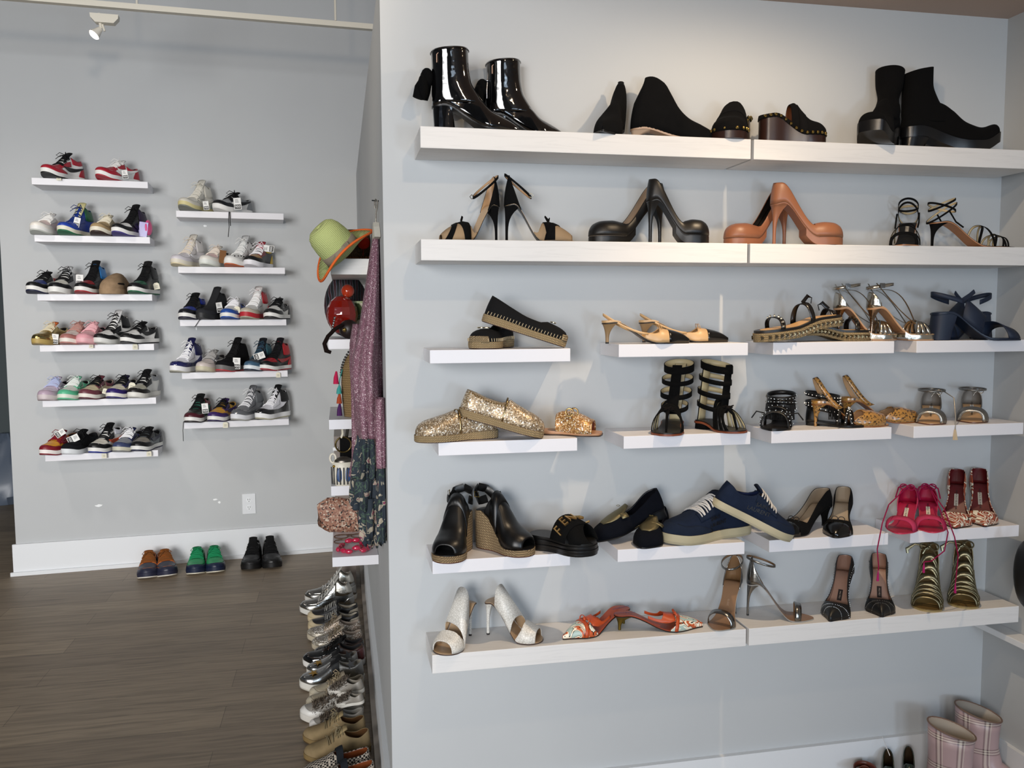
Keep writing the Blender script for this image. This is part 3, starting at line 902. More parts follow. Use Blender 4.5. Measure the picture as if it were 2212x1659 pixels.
def foam_slide(M, L, label, **kw):
    r = empty('foam_slide', M, label, 'slide')
    la = Last(L, L * .40, 0, .026, 'round', [(0, .02), (.2, .06), (.36, .088), (.5, .092), (.65, .082), (.8, .064), (.92, .046), (1, .016)], n=2.2)
    m = mat('a3896c', 'suede')
    sole(la, 'sole', m, r, lambda u: .030 + .03 * ss(.0, .2, .2 - u) , lambda u: .0, out=.006)
    shell(la, 'upper', [m, m], r, [(0, .02), (.2, .03), (.3, .05), (.36, .12)], u0=.02, off=.004, thick=.006)
    strip(la, 'slot', mat('2b2420', 'suede'), r, [(.60, .026, .030), (.66, .024, .034), (.80, .024, .034), (.86, .026, .030)], off=.0055)
    return r
LS('A3', 219, 292, 'tan foam slide with one dark slot, smooth and laceless', kind=foam_slide)
x = LS('A3', 276, 350, 'black padded high sneaker with green toe and heel and a pink hang tag', st='high', base=BLACK, over=BLACK, toe='17553a', eye=BLACK, heelc='17553a', collar='1a1a1c', out='17613f', lace=BLACK, tongue='1c1b1b')
hang(x, 338, 618, .14, 'paper', 1.5, ang=-.2)
x = LS('A4', 66, 158, 'metallic gold low sneaker with cream laces and an orange tongue', base='b7a069', over='b7a069', toe='b59d63', heelc='c2b27f', mid='b59b5a', out='a58b50', lace='ddd2b5', tongue='d9713a', pat='metal', patO='metal', width=.33, spring=.014)
hang(x, 119, 732, .235, 'card', 1.3, ang=.12)
LS('A4', 129, 210, 'dusty rose low sneaker with white panels', base='ded6d0', over='a86f68', toe='e0d4cb', eye='a86f68', heelc='a86f68', stripe='ece7e4', mid='e8e0d6', out='b37a72', lace='b98b82', tongue='b98b82', collar='a86f68')
x = LS('A4', 169, 238, 'pale pink canvas low sneaker squeezed beside the tall black and white one', base='e3a6ae', over='e3a3ab', toe='e6b4b8', eye='e3a3ab', mid='e6b1b6', out='d89aa0', lace='eab6bb', tongue='e6adb3', pat='cloth')
hang(x, 197, 747, .24, 'paper', 1.0)
LS('A4', 199, 292, 'black and white high sneaker with a white padded tongue', st='high', base=WHITE, over=BLACK, toe=WHITE, eye=BLACK, heelc=BLACK, collar=BLACK, stripe=BLACK, mid='dcdcd8', out='c9c8c2', lace=BLACK, tongue='e4e4e4')
x = LS('A4', 256, 350, 'black and white low sneaker with cream paper tag, last on its shelf', base=WHITE, over=BLACK, toe=WHITE, eye=BLACK, heelc=BLACK, collar=BLACK, stripe=BLACK, out='1c1c22', lace=BLACK, tongue=BLACK, d=(.22, .09))
hang(x, 292, 749, .235, 'paper', 1.25, from_=(291, 731, .225))
LS('A5', 85, 160, 'lilac low sneaker with pale blue laces', base='cbb9cf', over='b9a3b4', toe='d3c3d4', eye='c3b4cc', heelc='bba6b8', stripe='d9cfe0', mid='cfc3c4', out='c3b4b8', lace='b9c2e2', tongue='cdc3da')
LS('A5', 125, 203, 'mint green and white low sneaker', base=WHITE, over='59b98f', toe='dfe2da', eye='59b98f', heelc='59b98f', collar='59b98f', stripe='59b98f', mid='dfe3d6', out='63b990', lace='e4e9e4', tongue='7ccaa8')
x = LS('A5', 168, 256, 'burgundy and beige low sneaker tied with thick black laces', base='cbbd9f', over='6b3540', toe='d0c29f', eye='6b3540', heelc='6b3540', collar='6b3540', mid='eae6dc', out='5f2f3a', lace=BLACK, tongue='6b3540')
hang(x, 227, 845, .235, 'paper', 1.2, ang=.3, from_=(219, 832, .22))
x = LS('A5', 229, 306, 'deep purple and cream low sneaker with black laces', base='dcd6c4', over='2c1b66', toe='d9d2bc', eye='241a52', heelc='2c1b66', collar='1c1638', mid='e9e6de', out='2b2368', lace=BLACK, tongue='1a1538')
hang(x, 285, 834, .22, 'paper', 1.6, ang=.2)
LS('A5', 275, 352, 'black white and grey mid sneaker at the right end under a round black tongue', st='mid', base='e2e2de', over='14100f', toe='aaa796', eye=BLACK, heelc='9c9da0', collar='8f9296', mid='e6e4dd', out='d5d3cb', lace=BLACK, tongue=BLACK, d=(.24, .09))
x = LS('A6', 82, 178, 'maroon and yellow low sneaker at the left end of the lowest shelf', base='d9962a', over='7d1424', toe='d9962a', eye='7d1424', heelc='7d1424', collar='7d1424', mid='f0e9e4', out='7d1424', lace='7d1424', tongue='7d1424', stripe='7d1424')
hang(x, 130, 936, .20, 'card', 1.3, ang=1.0)
x = LS('A6', 130, 222, 'all black low sneaker on a white sole with a slanted price card', base='15171a', over='191b1e', toe='15171a', lace='101113', tongue='121315', mid='dfe3e6', out='d7dbde', pat='suede')
hang(x, 158, 948, .235, 'card', 1.5, ang=1.15)
x = LS('A6', 189, 275, 'black and white mid sneaker with an orange and blue stripe', st='mid', base=WHITE, over=BLACK, toe='ddd8ca', eye=BLACK, heelc='e6e8ec', collar='dfe1e8', stripe='c4502c', mid=WHITE, out='1f2f8c', lace=BLACK, tongue=BLACK)
hang(x, 225, 984, .245, 'paper', 1.2, from_=(222, 954, .225))
LS('A6', 243, 320, 'navy and grey low sneaker with bright white laces', base='8f9294', over='3a4468', toe='8b8f96', eye='1d2350', heelc='20264e', collar='1d2350', mid='c9c6b4', out='7c7d7c', lace='f0f0f2', tongue='20264e')
x = LS('A6', 283, 357, 'black and slate grey low sneaker with paper tag, rightmost on the lowest shelf', base='6a7275', over=BLACK, toe='857f76', eye=BLACK, heelc='2a2b30', stripe='10122c', collar='15151a', mid='e6e6e2', out='1b2040', lace=BLACK, tongue=BLACK)
hang(x, 322, 980, .245, 'paper', 1.2, from_=(315, 948, .2))
# right column
x = LS('B1', 382, 468, 'cream high sneaker with yellowed midsole and grey sole', st='high', base='d8d4c8', over='cfcabc', toe='d6d2c6', eye='cac6ba', heelc='9aa198', mid='cfc48e', out='75786f', lace='dcd8cc', tongue='e0dccf', stripe='d4d0c2', collar='d5d1c4', d=(.2, .07), spring=.026)
hang(x, 445, 444, .21, 'card', 1.2, ang=-.1)
x = LS('B1', 454, 550, 'black grey and white low sneaker whose black laces hang over the shelf', base=WHITE, over=BLACK, toe='8b8d8e', eye=BLACK, heelc='7f8284', collar='8c8f90', stripe=BLACK, lace=BLACK, tongue=BLACK, out='dcdcd8', d=(.18, .08), spring=.02)
hang(x, 513, 440, .225, 'card', 1.6, ang=-.08)
def long_lace(rM, pts, col=BLACK, d=.24, r=.0022):
    inv = rM[1].inverted(); mb = MB()
    mb.tube([inv @ onL(a, b, c if c else d) for a, b, c in pts], r, 6); mb.build('hanging_lace', mat(col, 'cloth'), rM[0])
long_lace(x, [(494, 432, .19), (495, 450, .232), (494, 470, .232), (495, 490, .232), (493, 512, .232)])
long_lace(x, [(492, 436, .19), (496, 452, .232), (497, 470, .232), (498, 488, .232)])
LS('B2', 366, 450, 'white and pale lilac high sneaker at the left end', st='high', base='dcd8da', over='d2cdd2', toe='dad5da', eye='dedad8', heelc='dcd9d6', stripe='efeff2', mid='dcd5c4', out='d8cba8', lace='ddd2c2', tongue='ddd8cc', collar='dcd9d6')
x = LS('B2', 429, 505, 'white and blush low sneaker with a brown paper tag', base='e6e2da', over='e3dfd6', toe='e4c4c0', eye='e6dccf', mid='dfe2dc', out='ced2c8', lace='e5d9cc', tongue='e0d8cc')
inv_ = x[1].inverted()
mb = MB(); mb.box(-.018, .018, -.001, .001, -.045, .03, 0, inv_ @ Matrix.Translation(onL(481, 552, .235)) @ Matrix.Rotation(.15, 4, 'Y')); mb.build('brown_tag', mat('7b5636', 'cloth'), x[0], smooth=False)
x = LS('B2', 482, 560, 'white high sneaker dotted with black and set on an orange gum sole', st='high', base='dfe0de', over=WHITE, toe=WHITE, eye='dcdcda', heelc='dadada', stripe='c5c8c8', mid=WHITE, out='b85a2c', lace='e8e8e6', tongue='d0d2d2')
mb = MB()
la = x[2]
for u, a in ((.8, .9), (.72, .8), (.64, .6), (.3, .5), (.2, .7), (.35, .9), (.12, .5), (.9, .9)):
    p = la.P(u, a, .004); mb.ball(p, .005, 8, 4, 0, (1.4, .4, .8))
mb.build('black_dots', mat(BLACK, 'leather'), x[0])
x = LS('B2', 526, 594, 'black tan and maroon sneaker with white laces and a yellow heel', st='mid', base='3b3d42', over=BLACK, toe='a9814f', eye='7c1e2a', heelc='c6a62c', collar='c6a62c', mid='ecebf0', out='e2e0e6', lace='f0eef0', tongue='b8404c')
hang(x, 580, 537, .16, 'card', 1.5, ang=-1.45)
LS('B3', 386, 452, 'black high sneaker with royal blue toe and heel', st='mid', base='10131c', over='0c0d16', toe='22368e', eye=BLACK, heelc='1c34a8', collar='1c34a8', out='1a1730', lace=BLACK, tongue=BLACK)
x = LS('B3', 420, 500, 'charcoal knitted runner with a black lace trailing over the shelf', st='high', base='26272a', over='2b2c30', mid='1d1e20', out='18191b', lace='202124', tongue='26272a', pat='cloth', bars=0, width=.33)
hang(x, 474, 664, .2, 'card', 1.4, ang=-.15, yaw=.6)
long_lace(x, [(452, 668, .2), (440, 685, .25), (430, 692, .232), (421, 706, .232)], r=.0018)
x = LS('B3', 478, 536, 'white and royal blue low sneaker hung with a blank square tag', base=WHITE, over='1f4b9c', toe='d9dadc', eye='e6e6ea', heelc='1f4b9c', collar='27479a', mid=WHITE, out='2350a4', lace='f0f0f4', tongue=WHITE)
hang(x, 512, 669, .24, 'paper', 1.5, ang=-.05)
LS('B3', 518, 586, 'white and red high sneaker with a grey toe', st='high', base='e0e0dd', over='bfb7a6', toe='d6d6d2', eye='cfd0d0', heelc='b3202c', collar='b3202c', mid='b3202c', out='a9a490', lace='f2f2f2', tongue='e4dedc', midh=1.2)
LS('B3', 571, 630, 'black and white low sneaker at the right end of the middle shelf', base=WHITE, over=BLACK, toe=WHITE, eye=BLACK, heelc=BLACK, collar=BLACK, stripe=BLACK, out='202022', lace=BLACK, tongue=BLACK)
LS('B4', 364, 446, 'white high sneaker with glossy navy lower and cloudy grey sole', st='high', base='e4e4ea', over='191c56', rand=True, eye='e0e0e6', lace='f2f2f4', tongue='16184a', collar='1b1d4c', mid='e8e8ea', out='a8a698', lining='2a2c48', midh=1.25)
LS('B4', 422, 496, 'cement grey and white low sneaker with a pale gold sole edge', base='94918c', over='cfc3bd', toe='cdc2bc', eye='77777a', stripe='e2e2e2', mid='c9c2a8', out='b4ad98', lace='a8a6a4', tongue='8c8b88', heelc='a09e99')
x = LS('B4', 463, 545, 'black suede high sneaker with grey and red midsole', st='high', pat='suede', base='121214', over='161618', mid='6c6a68', out='b2343a', lace='0f0f10', tongue='1a1a1c', heelc='1a1a1c', midh=1.2)
hang(x, 511, 785, .235, 'card', 1.6, ang=.05)
x = LS('B4', 526, 596, 'dark sneaker with teal heel and icy blue toe, half hidden', st='high', base='223040', over='3e5f78', toe='1a2430', heelc='47727c', collar='3d6874', mid='dfe6ea', out='20283a', lace='2c4658', tongue='1e2026')
hang(x, 560, 769, .235, 'card', 1.5, ang=1.25)
x = LS('B4', 558, 634, 'red and black high sneaker with a white midsole at the right end', st='high', base='101012', over=BLACK, toe='9c1420', eye='101012', heelc='b01822', collar='b01822', stripe='a01c22', out='9c2230', lace=BLACK, tongue='16121a', d=(.23, .08))
hang(x, 601, 810, .235, 'paper', 1.15, from_=(598, 778, .22))
x = LS('B5', 399, 462, 'black and maroon mid sneaker with a green side panel and a price card', st='mid', base='2f6b5a', over='4c1420', toe='22271f', eye='171216', heelc='6c1c28', collar='6c1c28', out='1c1216', lace=BLACK, tongue='15191a')
hang(x, 443, 882, .235, 'card', 1.4, ang=-.07)
long_lace(x, [(423, 866, .2), (410, 895, .24), (396, 912, .232), (395, 930, .232), (396, 953, .232)], r=.0018)
x = LS('B5', 448, 518, 'purple and yellow low sneaker with tied black laces', base='d8a03a', over='38205e', toe='cf9a38', eye='38205e', heelc='38205e', collar='b9902f', stripe='38205e', out='2b1c4c', lace=BLACK, tongue='38205e')
hang(x, 487, 918, .245, 'paper', 1.3, from_=(484, 888, .22))
LS('B5', 495, 578, 'all grey high sneaker with white laces and clear sole', st='high', base='77797c', over='5e6064', rand=True, eye='6c6e72', lace='ececee', tongue='6a6c70', collar='6c6f72', mid='dfe0e4', out='a09f98', midh=1.25)
LS('B5', 547, 632, 'white high sneaker with glossy black lower at the right end of the lowest shelf', st='high', base='e0e0e6', over='0a0a0c', rand=True, eye='dcdce2', lace='f0f0f2', tongue='111114', collar='101012', mid='ececec', out='aaa68e', midh=1.25)

# ---- pairs on the floor against the sneaker wall
def Fput(tx, ty, hx, hoff):
    T = onZ(tx, ty, FLOOR); H = onL(hx, 1195, hoff); H.z = FLOOR
    return frame(H + Vector((0, 0, .0005)), T + Vector((0, 0, .0005))), (T - H).length
GF = 'sneakers on the floor by the sneaker wall'
def floor_pair(tx, hx, ty, label, **kw):
    for k in (0, 1):
        M, L = Fput(tx[k], ty, hx[k], .045)
        sneaker(M, .285, label[k], group=GF, **kw)
floor_pair((319, 364), (325, 352), 1250, ('orange and navy running shoe on the floor, left one of its pair', 'orange and navy running shoe on the floor, right one of its pair'),
           base='b05d22', over='23263a', toe='3a3c48', eye='b8642a', heelc='a0551f', lace='7c4a22', tongue='9a571f', mid='23253a', out='d8d2c4', stripe='22263c', st='low', width=.40)
floor_pair((423, 467), (430, 461), 1240, ('green and navy running shoe on the floor, left one of its pair', 'green and navy running shoe on the floor, right one of its pair'),
           base='1f7a4c', over='15203a', toe='2a8a58', eye='1f7a4c', heelc='1c6a44', lace='1c8a58', tongue='1f7a4c', mid='16203a', out='d4cdb8', st='low', width=.38)
floor_pair((541, 590), (553, 581), 1231, ('black leather walking shoe on the floor, left one of its pair', 'black leather walking shoe on the floor, right one of its pair'),
           base='0f0f10', over='141415', toe='1a1a1c', eye='101011', heelc='101011', lace='0b0b0c', tongue='0e0e0f', mid='0c0c0d', out='0b0b0c', st='mid', width=.40, loops=False)
# ================================================================== shoes on the shoe wall
RY = {1: 288, 2: 524, 3: 741, 4: 935, 5: 1175, 6: 1360}
def R(row, hx, dh, tx, dt, zh=0.0, zt=0.0, roll=0.0, z=None):
    zz = (RZ[row] if z is None else z) + .0004
    H, T = onY(hx, RY[row], W - dh), onY(tx, RY[row], W - dt)
    H.z, T.z = zz + zh, zz + zt
    return frame(H, T, roll), (T - H).length
def imprint(la, par, s, u, size, col, off=.0012, rot=0, bgcol=None, bw=.012, bl=.03):
    """maker's mark lying on the insole"""
    sl = math.atan2(la.zb(u + .05) - la.zb(u - .05), .1 * la.L)
    Mx = Matrix.Translation((la.L * u, 0, la.zb(u) + off)) @ Matrix.Rotation(-sl, 4, 'Y')
    if bgcol:
        mb = MB(); mb.box(-bl / 2, bl / 2, -bw / 2, bw / 2, -.0002, .0002, 0, Mx)
        o = mb.build('maker_label', mat(bgcol, 'cloth'), par, smooth=False)
    else: o = par
    v, f = text_mesh(s, size, .00008)
    Mx = Mx @ Matrix.Translation((0, 0, .0005)) @ Matrix.Rotation(rot, 4, 'Z')
    link('maker_lettering', [Mx @ p for p in v], f, mat(col, 'rubber'), o, smooth=False)
def thin_sole(la, r, insole, outer, t=.004, out=.0006):
    sole(la, 'insole', mat(insole, 'leather'), r, lambda u: la.zb(u) + .0008, lambda u: la.zb(u) - .0012, out=-.0006)
    sole(la, 'outsole', mat(outer, 'leather'), r, lambda u: la.zb(u) - .0010, lambda u: la.zb(u) - t, out=out)
HF = [(0, .055), (.15, .060), (.35, .052), (.52, .042), (.68, .036), (.85, .028), (.94, .019), (1, .007)]
def pump(ML, label, heelh=.09, plat=.004, toe='almond', col=BLACK, pat='leather', lining='8a6a4a', out=None, kind='stiletto', group=None, vamp=.66, wd=.078, hb=.008, top=.048, H=None, heelc=None, tipc='111111', platcol=None, name='pump', f1=.66, hl=None):
    M, L = ML
    r = empty(name, M, label, name.replace('_', ' '), group)
    la = Last(L, wd, heelh, plat, toe, H or HF, f1=f1)
    m = mat(col, pat)
    thin_sole(la, r, lining, out or col)
    cut = [(0, top), (.1, top * .94), (.3, .036), (.48, .028), (vamp - .06, .027), (vamp, .034), (vamp + .03, .09)]
    shell(la, 'upper', [m, mat(lining, 'leather')], r, cut, off=.0015, thick=.002)
    heel(la, mat(heelc or col, pat), r, kind, .003, .20, .006 if kind != 'block' else .0, hb, hl or hb, mat(tipc, 'rubber'))
    if plat > .01:
        sole(la, 'platform', mat(platcol or col, pat), r, lambda u: la.zb(u) - .003, lambda u: max(0, la.zb(u) - plat - .0), out=.001, u0=.45)
    return r, la
# --- top row ---------------------------------------------------------------
def boot(ML, label, H, cut, heelh, kind, col, pat, toe='point', wd=.085, hb=.03, hl=None, plat=.004, lining='1a1a1a', group=None, out=None, warp=None, thick=.003, lean=0, heelc=None, n=2.5):
    M, L = ML
    r = empty('ankle_boot', M, label, 'boot', group)
    la = Last(L, wd, heelh, plat, toe, H, n=n, warp=warp)
    sole(la, 'outsole', mat(out or col, 'leather'), r, lambda u: la.zb(u) + .001, lambda u: la.zb(u) - .004, out=.001)
    shell(la, 'shaft', [mat(col, pat), mat(lining, 'suede')], r, cut, off=.001, thick=thick, n=52, k=14)
    heel(la, mat(heelc or col, 'patent' if pat == 'patent' else 'leather'), r, kind, .003, .24, .004, hb, hl or hb, mat('151515', 'rubber'))
    return r, la
PB = [(0, .060), (.15, .066), (.3, .072), (.45, .076), (.56, .070), (.68, .050), (.82, .034), (.93, .020), (1, .007)]
PBc = .2
GPB = 'black patent ankle boots'
for k, (a, lb) in enumerate((((1, 934, .10, 1120, .13), 'black patent ankle boot with velvet bow at its heel, leftmost on the top shelf'), ((1, 1052, .028, 1222, .060), 'black patent ankle boot with exposed side zip, second from left on the top shelf'))):
    r, la = boot(R(*a), lb, PB, PBc, .062, 'block', '050506', 'patent', 'point', .088, .050, .056, group=None)
    L = la.L
    ringshaft(r, 'leg', [mat('050506', 'patent'), mat('1a1a1a', 'suede')], L, [(.070, .004, L * .62, .030), (.095, -.001, L * .53, .032), (.125, .0, L * .455, .034), (.16, .0, L * .43, .038), (.202, -.002, L * .425, .043)], tiltf=.004)
    mb = MB(); tp = [Vector((-.002 + .5 * (L * .425 + .002) + (.5 * (L * .425 + .002) + .001) * math.cos(t), .0445 * math.sin(t), .1985 + .004 * math.cos(t))) for t in [k * PI / 16 for k in range(33)]]
    mb.tube(tp, .0016, 6, cap=False); mb.build('top_binding', mat('08080a', 'patent'), r)
    # velvet bow behind the heel
    mb = MB(); mb.ball((-.012, 0, .135), .022, 12, 8, 0, (.8, 1.2, 1.1)); mb.ball((-.022, -.01, .110), .02, 12, 8, 0, (.7, 1.2, 1.6))
    mb.tube([(-.01, -.012, .14), (-.028, -.014, .105), (-.036, -.015, .080)], [.012, .016, .013], 8, flat=.5)
    mb.tube([(-.01, .012, .14), (-.02, .016, .105), (-.024, .018, .085)], [.012, .016, .013], 8, flat=.5)
    mb.build('velvet_bow', mat('040405', 'suede'), r)
    p = Vector((.020, -.034, .186))
    mb = MB(); mb.tube([p + Vector((-.006, 0, -.022)), p + Vector((-.006, 0, -.002)), p + Vector((-.001, 0, .003)), p + Vector((.005, 0, -.002)), p + Vector((.006, 0, -.024))], .0011, 6)
    mb.build('pull_tab', mat('c8a48e', 'leather'), r)
    if k:
        mb = MB(); mb.tube([(.004, -.016, .172), (.002, -.018, .15), (.0, -.018, .128), (.0, -.016, .105)], .0018, 6); mb.ball((.001, -.020, .150), .004)
        mb.build('zip', mat('b9b9be', 'metal'), r)
SB = [(0, .070), (.05, .108), (.14, .134), (.27, .143), (.38, .136), (.46, .112), (.55, .080), (.68, .054), (.8, .040), (.92, .024), (1, .008)]
SBc = [(0, .082), (.06, .112), (.14, .137), (.2, .2)]
boot(R(1, 1362, .055, 1552, .115), 'black suede pointed bootie in profile with a low kitten heel', SB, [(0, .25), (1, .25)], .034, 'kitten', '0a0a0b', 'suede', 'point', .082, .010, out='a88a70', heelc='b8a08a')
boot(R(1, 1330, .02, 1302, .185, zt=0.0, roll=-.12), 'black suede bootie pointing at the viewer with its crumpled tongue sticking up', [(0, .10), (.08, .125), (.18, .118), (.26, .10), (.36, .085), (.5, .075), (.62, .058), (.75, .042), (.9, .026), (1, .008)], [(0, .12), (.1, .14), (.2, .2)], .034, 'kitten', '0b0b0c', 'suede', 'point', .075, .010)
def studs(la, m, par, pts, rr=.0035, name='studs', off=.004):
    mb = MB()
    for u, z, sd in pts:
        a = la.ang(u, z); p = la.P(u, a if sd > 0 else PI - a, off)
        mb.ball(p, rr, 8, 4)
    mb.build(name, m, par)
brass = mat('a08a52', 'metal')
def clog(ML, label):
    M, L = ML
    r = empty('wedge_clog', M, label, 'clog')
    la = Last(L, .092, .052, .020, 'round', [(0, .012), (.25, .018), (.42, .060), (.52, .080), (.62, .066), (.74, .046), (.9, .036), (1, .02)], f0=.2, f1=.66)
    sole(la, 'wooden_wedge', mat('2c1a14', 'leather', rough=.3), r, lambda u: la.zb(u), lambda u: .0 if u > -.1 else 0, out=.001)
    shell(la, 'upper', [mat('0c0b0b', 'suede'), mat('6b3a1e', 'leather')], r, [(0, .2), (1, .2)], u0=.44, u1=1, off=.002)
    strip(la, 'heel_rand', mat('0d0c0c', 'suede'), r, [(0, 0, .010), (.2, 0, .010), (.45, 0, .014)], off=.003)
    mb = MB()
    for sd in (1, -1):
        for i in range(13):
            u = .01 + .98 * (i + .5) / 13
            w = la.hw(u) + .004
            mb.ball((la.L * u, sd * w, la.zb(u) + .006), .0048, 8, 4)
    mb.ball((la.L + .003, 0, la.zb(1) + .006), .0036, 8, 4)
    mb.build('studs', brass, r)
    band(la, 'instep_strap', mat('100f0f', 'suede'), r, .60, .60, .02, off=.004)
clog(R(1, 1600, .03, 1566, .165), 'black suede wedge clog with gold studs seen from the front')
clog(R(1, 1640, .085, 1782, .125), 'black suede wedge clog in profile with brown wooden wedge and gold studs')
KB = [(0, .06), (.15, .075), (.3, .090), (.42, .094), (.52, .086), (.62, .066), (.75, .050), (.88, .040), (.96, .032), (1, .012)]
KBc = [(0, .146), (.2, .160), (.33, .165), (.38, .2)]
def platboot(ML, label, **kw):
    M, L = ML
    r = empty('platform_boot', M, label, 'boot')
    la = Last(L, .09, .045, .026, 'square', KB, n=2.4, spring=.034)
    shell(la, 'vamp', [mat('060607', 'suede'), mat('0a0a0a', 'suede')], r, .2, off=.001, thick=.003, n=52, k=14)
    nw = kw.get('slouch', 0)
    ringshaft(r, 'leg', [mat('060607', 'suede'), mat('0a0a0a', 'suede')], L, [(.085, .002, L * .56, .030), (.115, -.001, L * .46, .033), (.15, .0 + nw, L * .36, .036 - nw), (.19, .001 + nw, L * .30, .037), (.233, -.001, L * .295, .040)], tiltf=.009)
    sole(la, 'platform', mat('0b0b0d', 'leather', rough=.25), r, lambda u: la.zb(u) + .003, lambda u: max(0, la.zb(u) - .026 + .0), out=.003)
    heel(la, mat('08080a', 'leather', rough=.2), r, 'block', .02, .26, .0, .05, .055)
platboot(R(1, 1948, .06, 2150, .105), 'tall black suede platform boot in profile with an upturned square toe')
platboot(R(1, 1925, .030, 1880, .19), 'tall black suede platform boot facing the viewer, its shaft slouching', slouch=.008)
# --- second row --------------------------------------------------------------
def bow_sandal(ML, label, toe_side):
    M, L = ML
    r = empty('bow_sandal', M, label, 'sandal')
    la = Last(L, .076, .098, .004, 'almond', [(0, .085), (.1, .085), (.2, .06), (.45, .045), (.62, .048), (.78, .038), (.92, .022), (1, .008)], f1=.54)
    bk, nude = mat('0a0a0b', 'suede'), mat('b08d68', 'leather')
    thin_sole(la, r, 'c2a27c', '0a0a0b')
    shell(la, 'heel_counter', [bk, nude], r, [(0, .080), (.06, .066), (.13, .040), (.2, .012), (.24, .003)], u0=0, u1=.24, off=.0015, n=20)
    heel(la, bk, r, 'stiletto', .003, .2, .002, .007, None, mat('111111', 'rubber'))
    shell(la, 'mesh_vamp', mat('9c8467', 'cloth'), r, [(.42, .004), (.50, .024), (.57, .2)], u0=.42, u1=.97, off=.0005, thick=.001, n=24)
    band(la, 'front_bow', [bk, nude], r, .60, .66, .020, off=.003, wd2=.030)
    band(la, 'crossed_strap', [bk, nude], r, .90, .60, .014, off=.0035)
    p = la.P(.63, PI / 2, .004); mb = MB()
    mb.tube([p, p + Vector((-.010, -.012, .012))], [.006, .003], 6, flat=.4); mb.tube([p, p + Vector((.004, .014, .010))], [.006, .003], 6, flat=.4); mb.build('bow_knot', bk, r)
    loop(r, 'ankle_strap', [bk, nude], .036, la.zb(0) + .052, .036, .028, .007, tilt=-.030)
    mb = MB(); c = Vector((.070, -.014, la.zb(0) + .026)); mb.tube([c + Vector((0, 0, .006)), c + Vector((.006, 0, 0)), c - Vector((0, 0, .006)), c - Vector((.006, 0, 0)), c + Vector((0, 0, .006))], .001, 6)
    mb.build('buckle', mat('b8aa90', 'metal'), r)
    return r, la
bow_sandal(R(2, 1076, .05, 948, .095), 'black stiletto sandal with bow and sheer vamp, toe pointing left', 1)
r, la = bow_sandal(R(2, 1090, .08, 1240, .115), 'black stiletto sandal with bow and sheer vamp, toe pointing right', 1)
PH = [(0, .066), (.15, .064), (.35, .050), (.5, .040), (.6, .038), (.72, .042), (.85, .040), (.94, .032), (1, .012)]
for a, lb, c, ln in (((2, 1432, .035, 1274, .075), 'glossy black platform pump with toe pointing left', '080605', '9a8672'), ((2, 1396, .10, 1530, .135), 'glossy black platform pump with toe pointing right, in front of its mate', '080605', '2a2420'),
                 ((2, 1700, .035, 1568, .075), 'tan leather platform pump with toe pointing left, behind its mate', '85543a', '15100d'), ((2, 1664, .10, 1818, .135), 'tan leather platform pump with toe pointing right', '8c5a3e', '9a6a44')):
    r, la = pump(R(*a), lb, .098, .022, 'round', c, 'leather', ln, kind='stiletto', vamp=.60, wd=.08, hb=.009, H=PH, f1=.62, name='platform_pump', top=.058)
def strappy(ML, label):
    M, L = ML
    r = empty('strappy_sandal', M, label, 'sandal')
    la = Last(L, .076, .075, .004, 'almond', [(0, .05), (.2, .05), (.4, .055), (.6, .045), (.8, .030), (.95, .020), (1, .01)], f1=.62)
    bk, nd = mat('0b0b0c', 'suede'), mat('c9b48c', 'leather')
    thin_sole(la, r, '0d0c0c', 'a9754e')
    heel(la, bk, r, 'stiletto', .003, .17, .004, .008)
    for uL, uR in ((.84, .76), (.78, .84), (.70, .80), (.80, .66)):
        band(la, 'toe_strap', [bk, nd], r, uL, uR, .006, off=.003)
    band(la, 'instep_strap', [bk, nd], r, .68, .50, .006, off=.004, lift=.010)
    band(la, 'instep_strap', [bk, nd], r, .50, .66, .006, off=.004, lift=.012)
    for k, (cz, t_, rx) in enumerate(((.045, -.012, .042), (.052, .018, .040), (.028, .030, .045))):
        loop(r, 'ankle_strap', [bk, nd], .035, la.zb(0) + cz, rx, .028, .006, tilt=t_)
    mb = MB(); mb.tube([(.04, -.03, la.zb(0) + .03), (.06, -.031, la.zb(0) + .0), (.085, -.030, la.zb(.3) + .002)], .0025, 6); mb.tube([(.04, .03, la.zb(0) + .03), (.06, .031, la.zb(0) + .0), (.085, .030, la.zb(.3) + .002)], .0025, 6)
    mb.build('side_strap', bk, r)
    imprint(la, r, 'JIMMY CHOO', .3, .006, 'd8d2c4', bgcol='8a857c', bw=.010, bl=.034)
strappy(R(2, 2008, .085, 2192, .105), 'black strappy high sandal in profile at the right end of the second row')
strappy(R(2, 1962, .02, 1950, .165), 'black strappy high sandal facing the viewer with crossed straps')
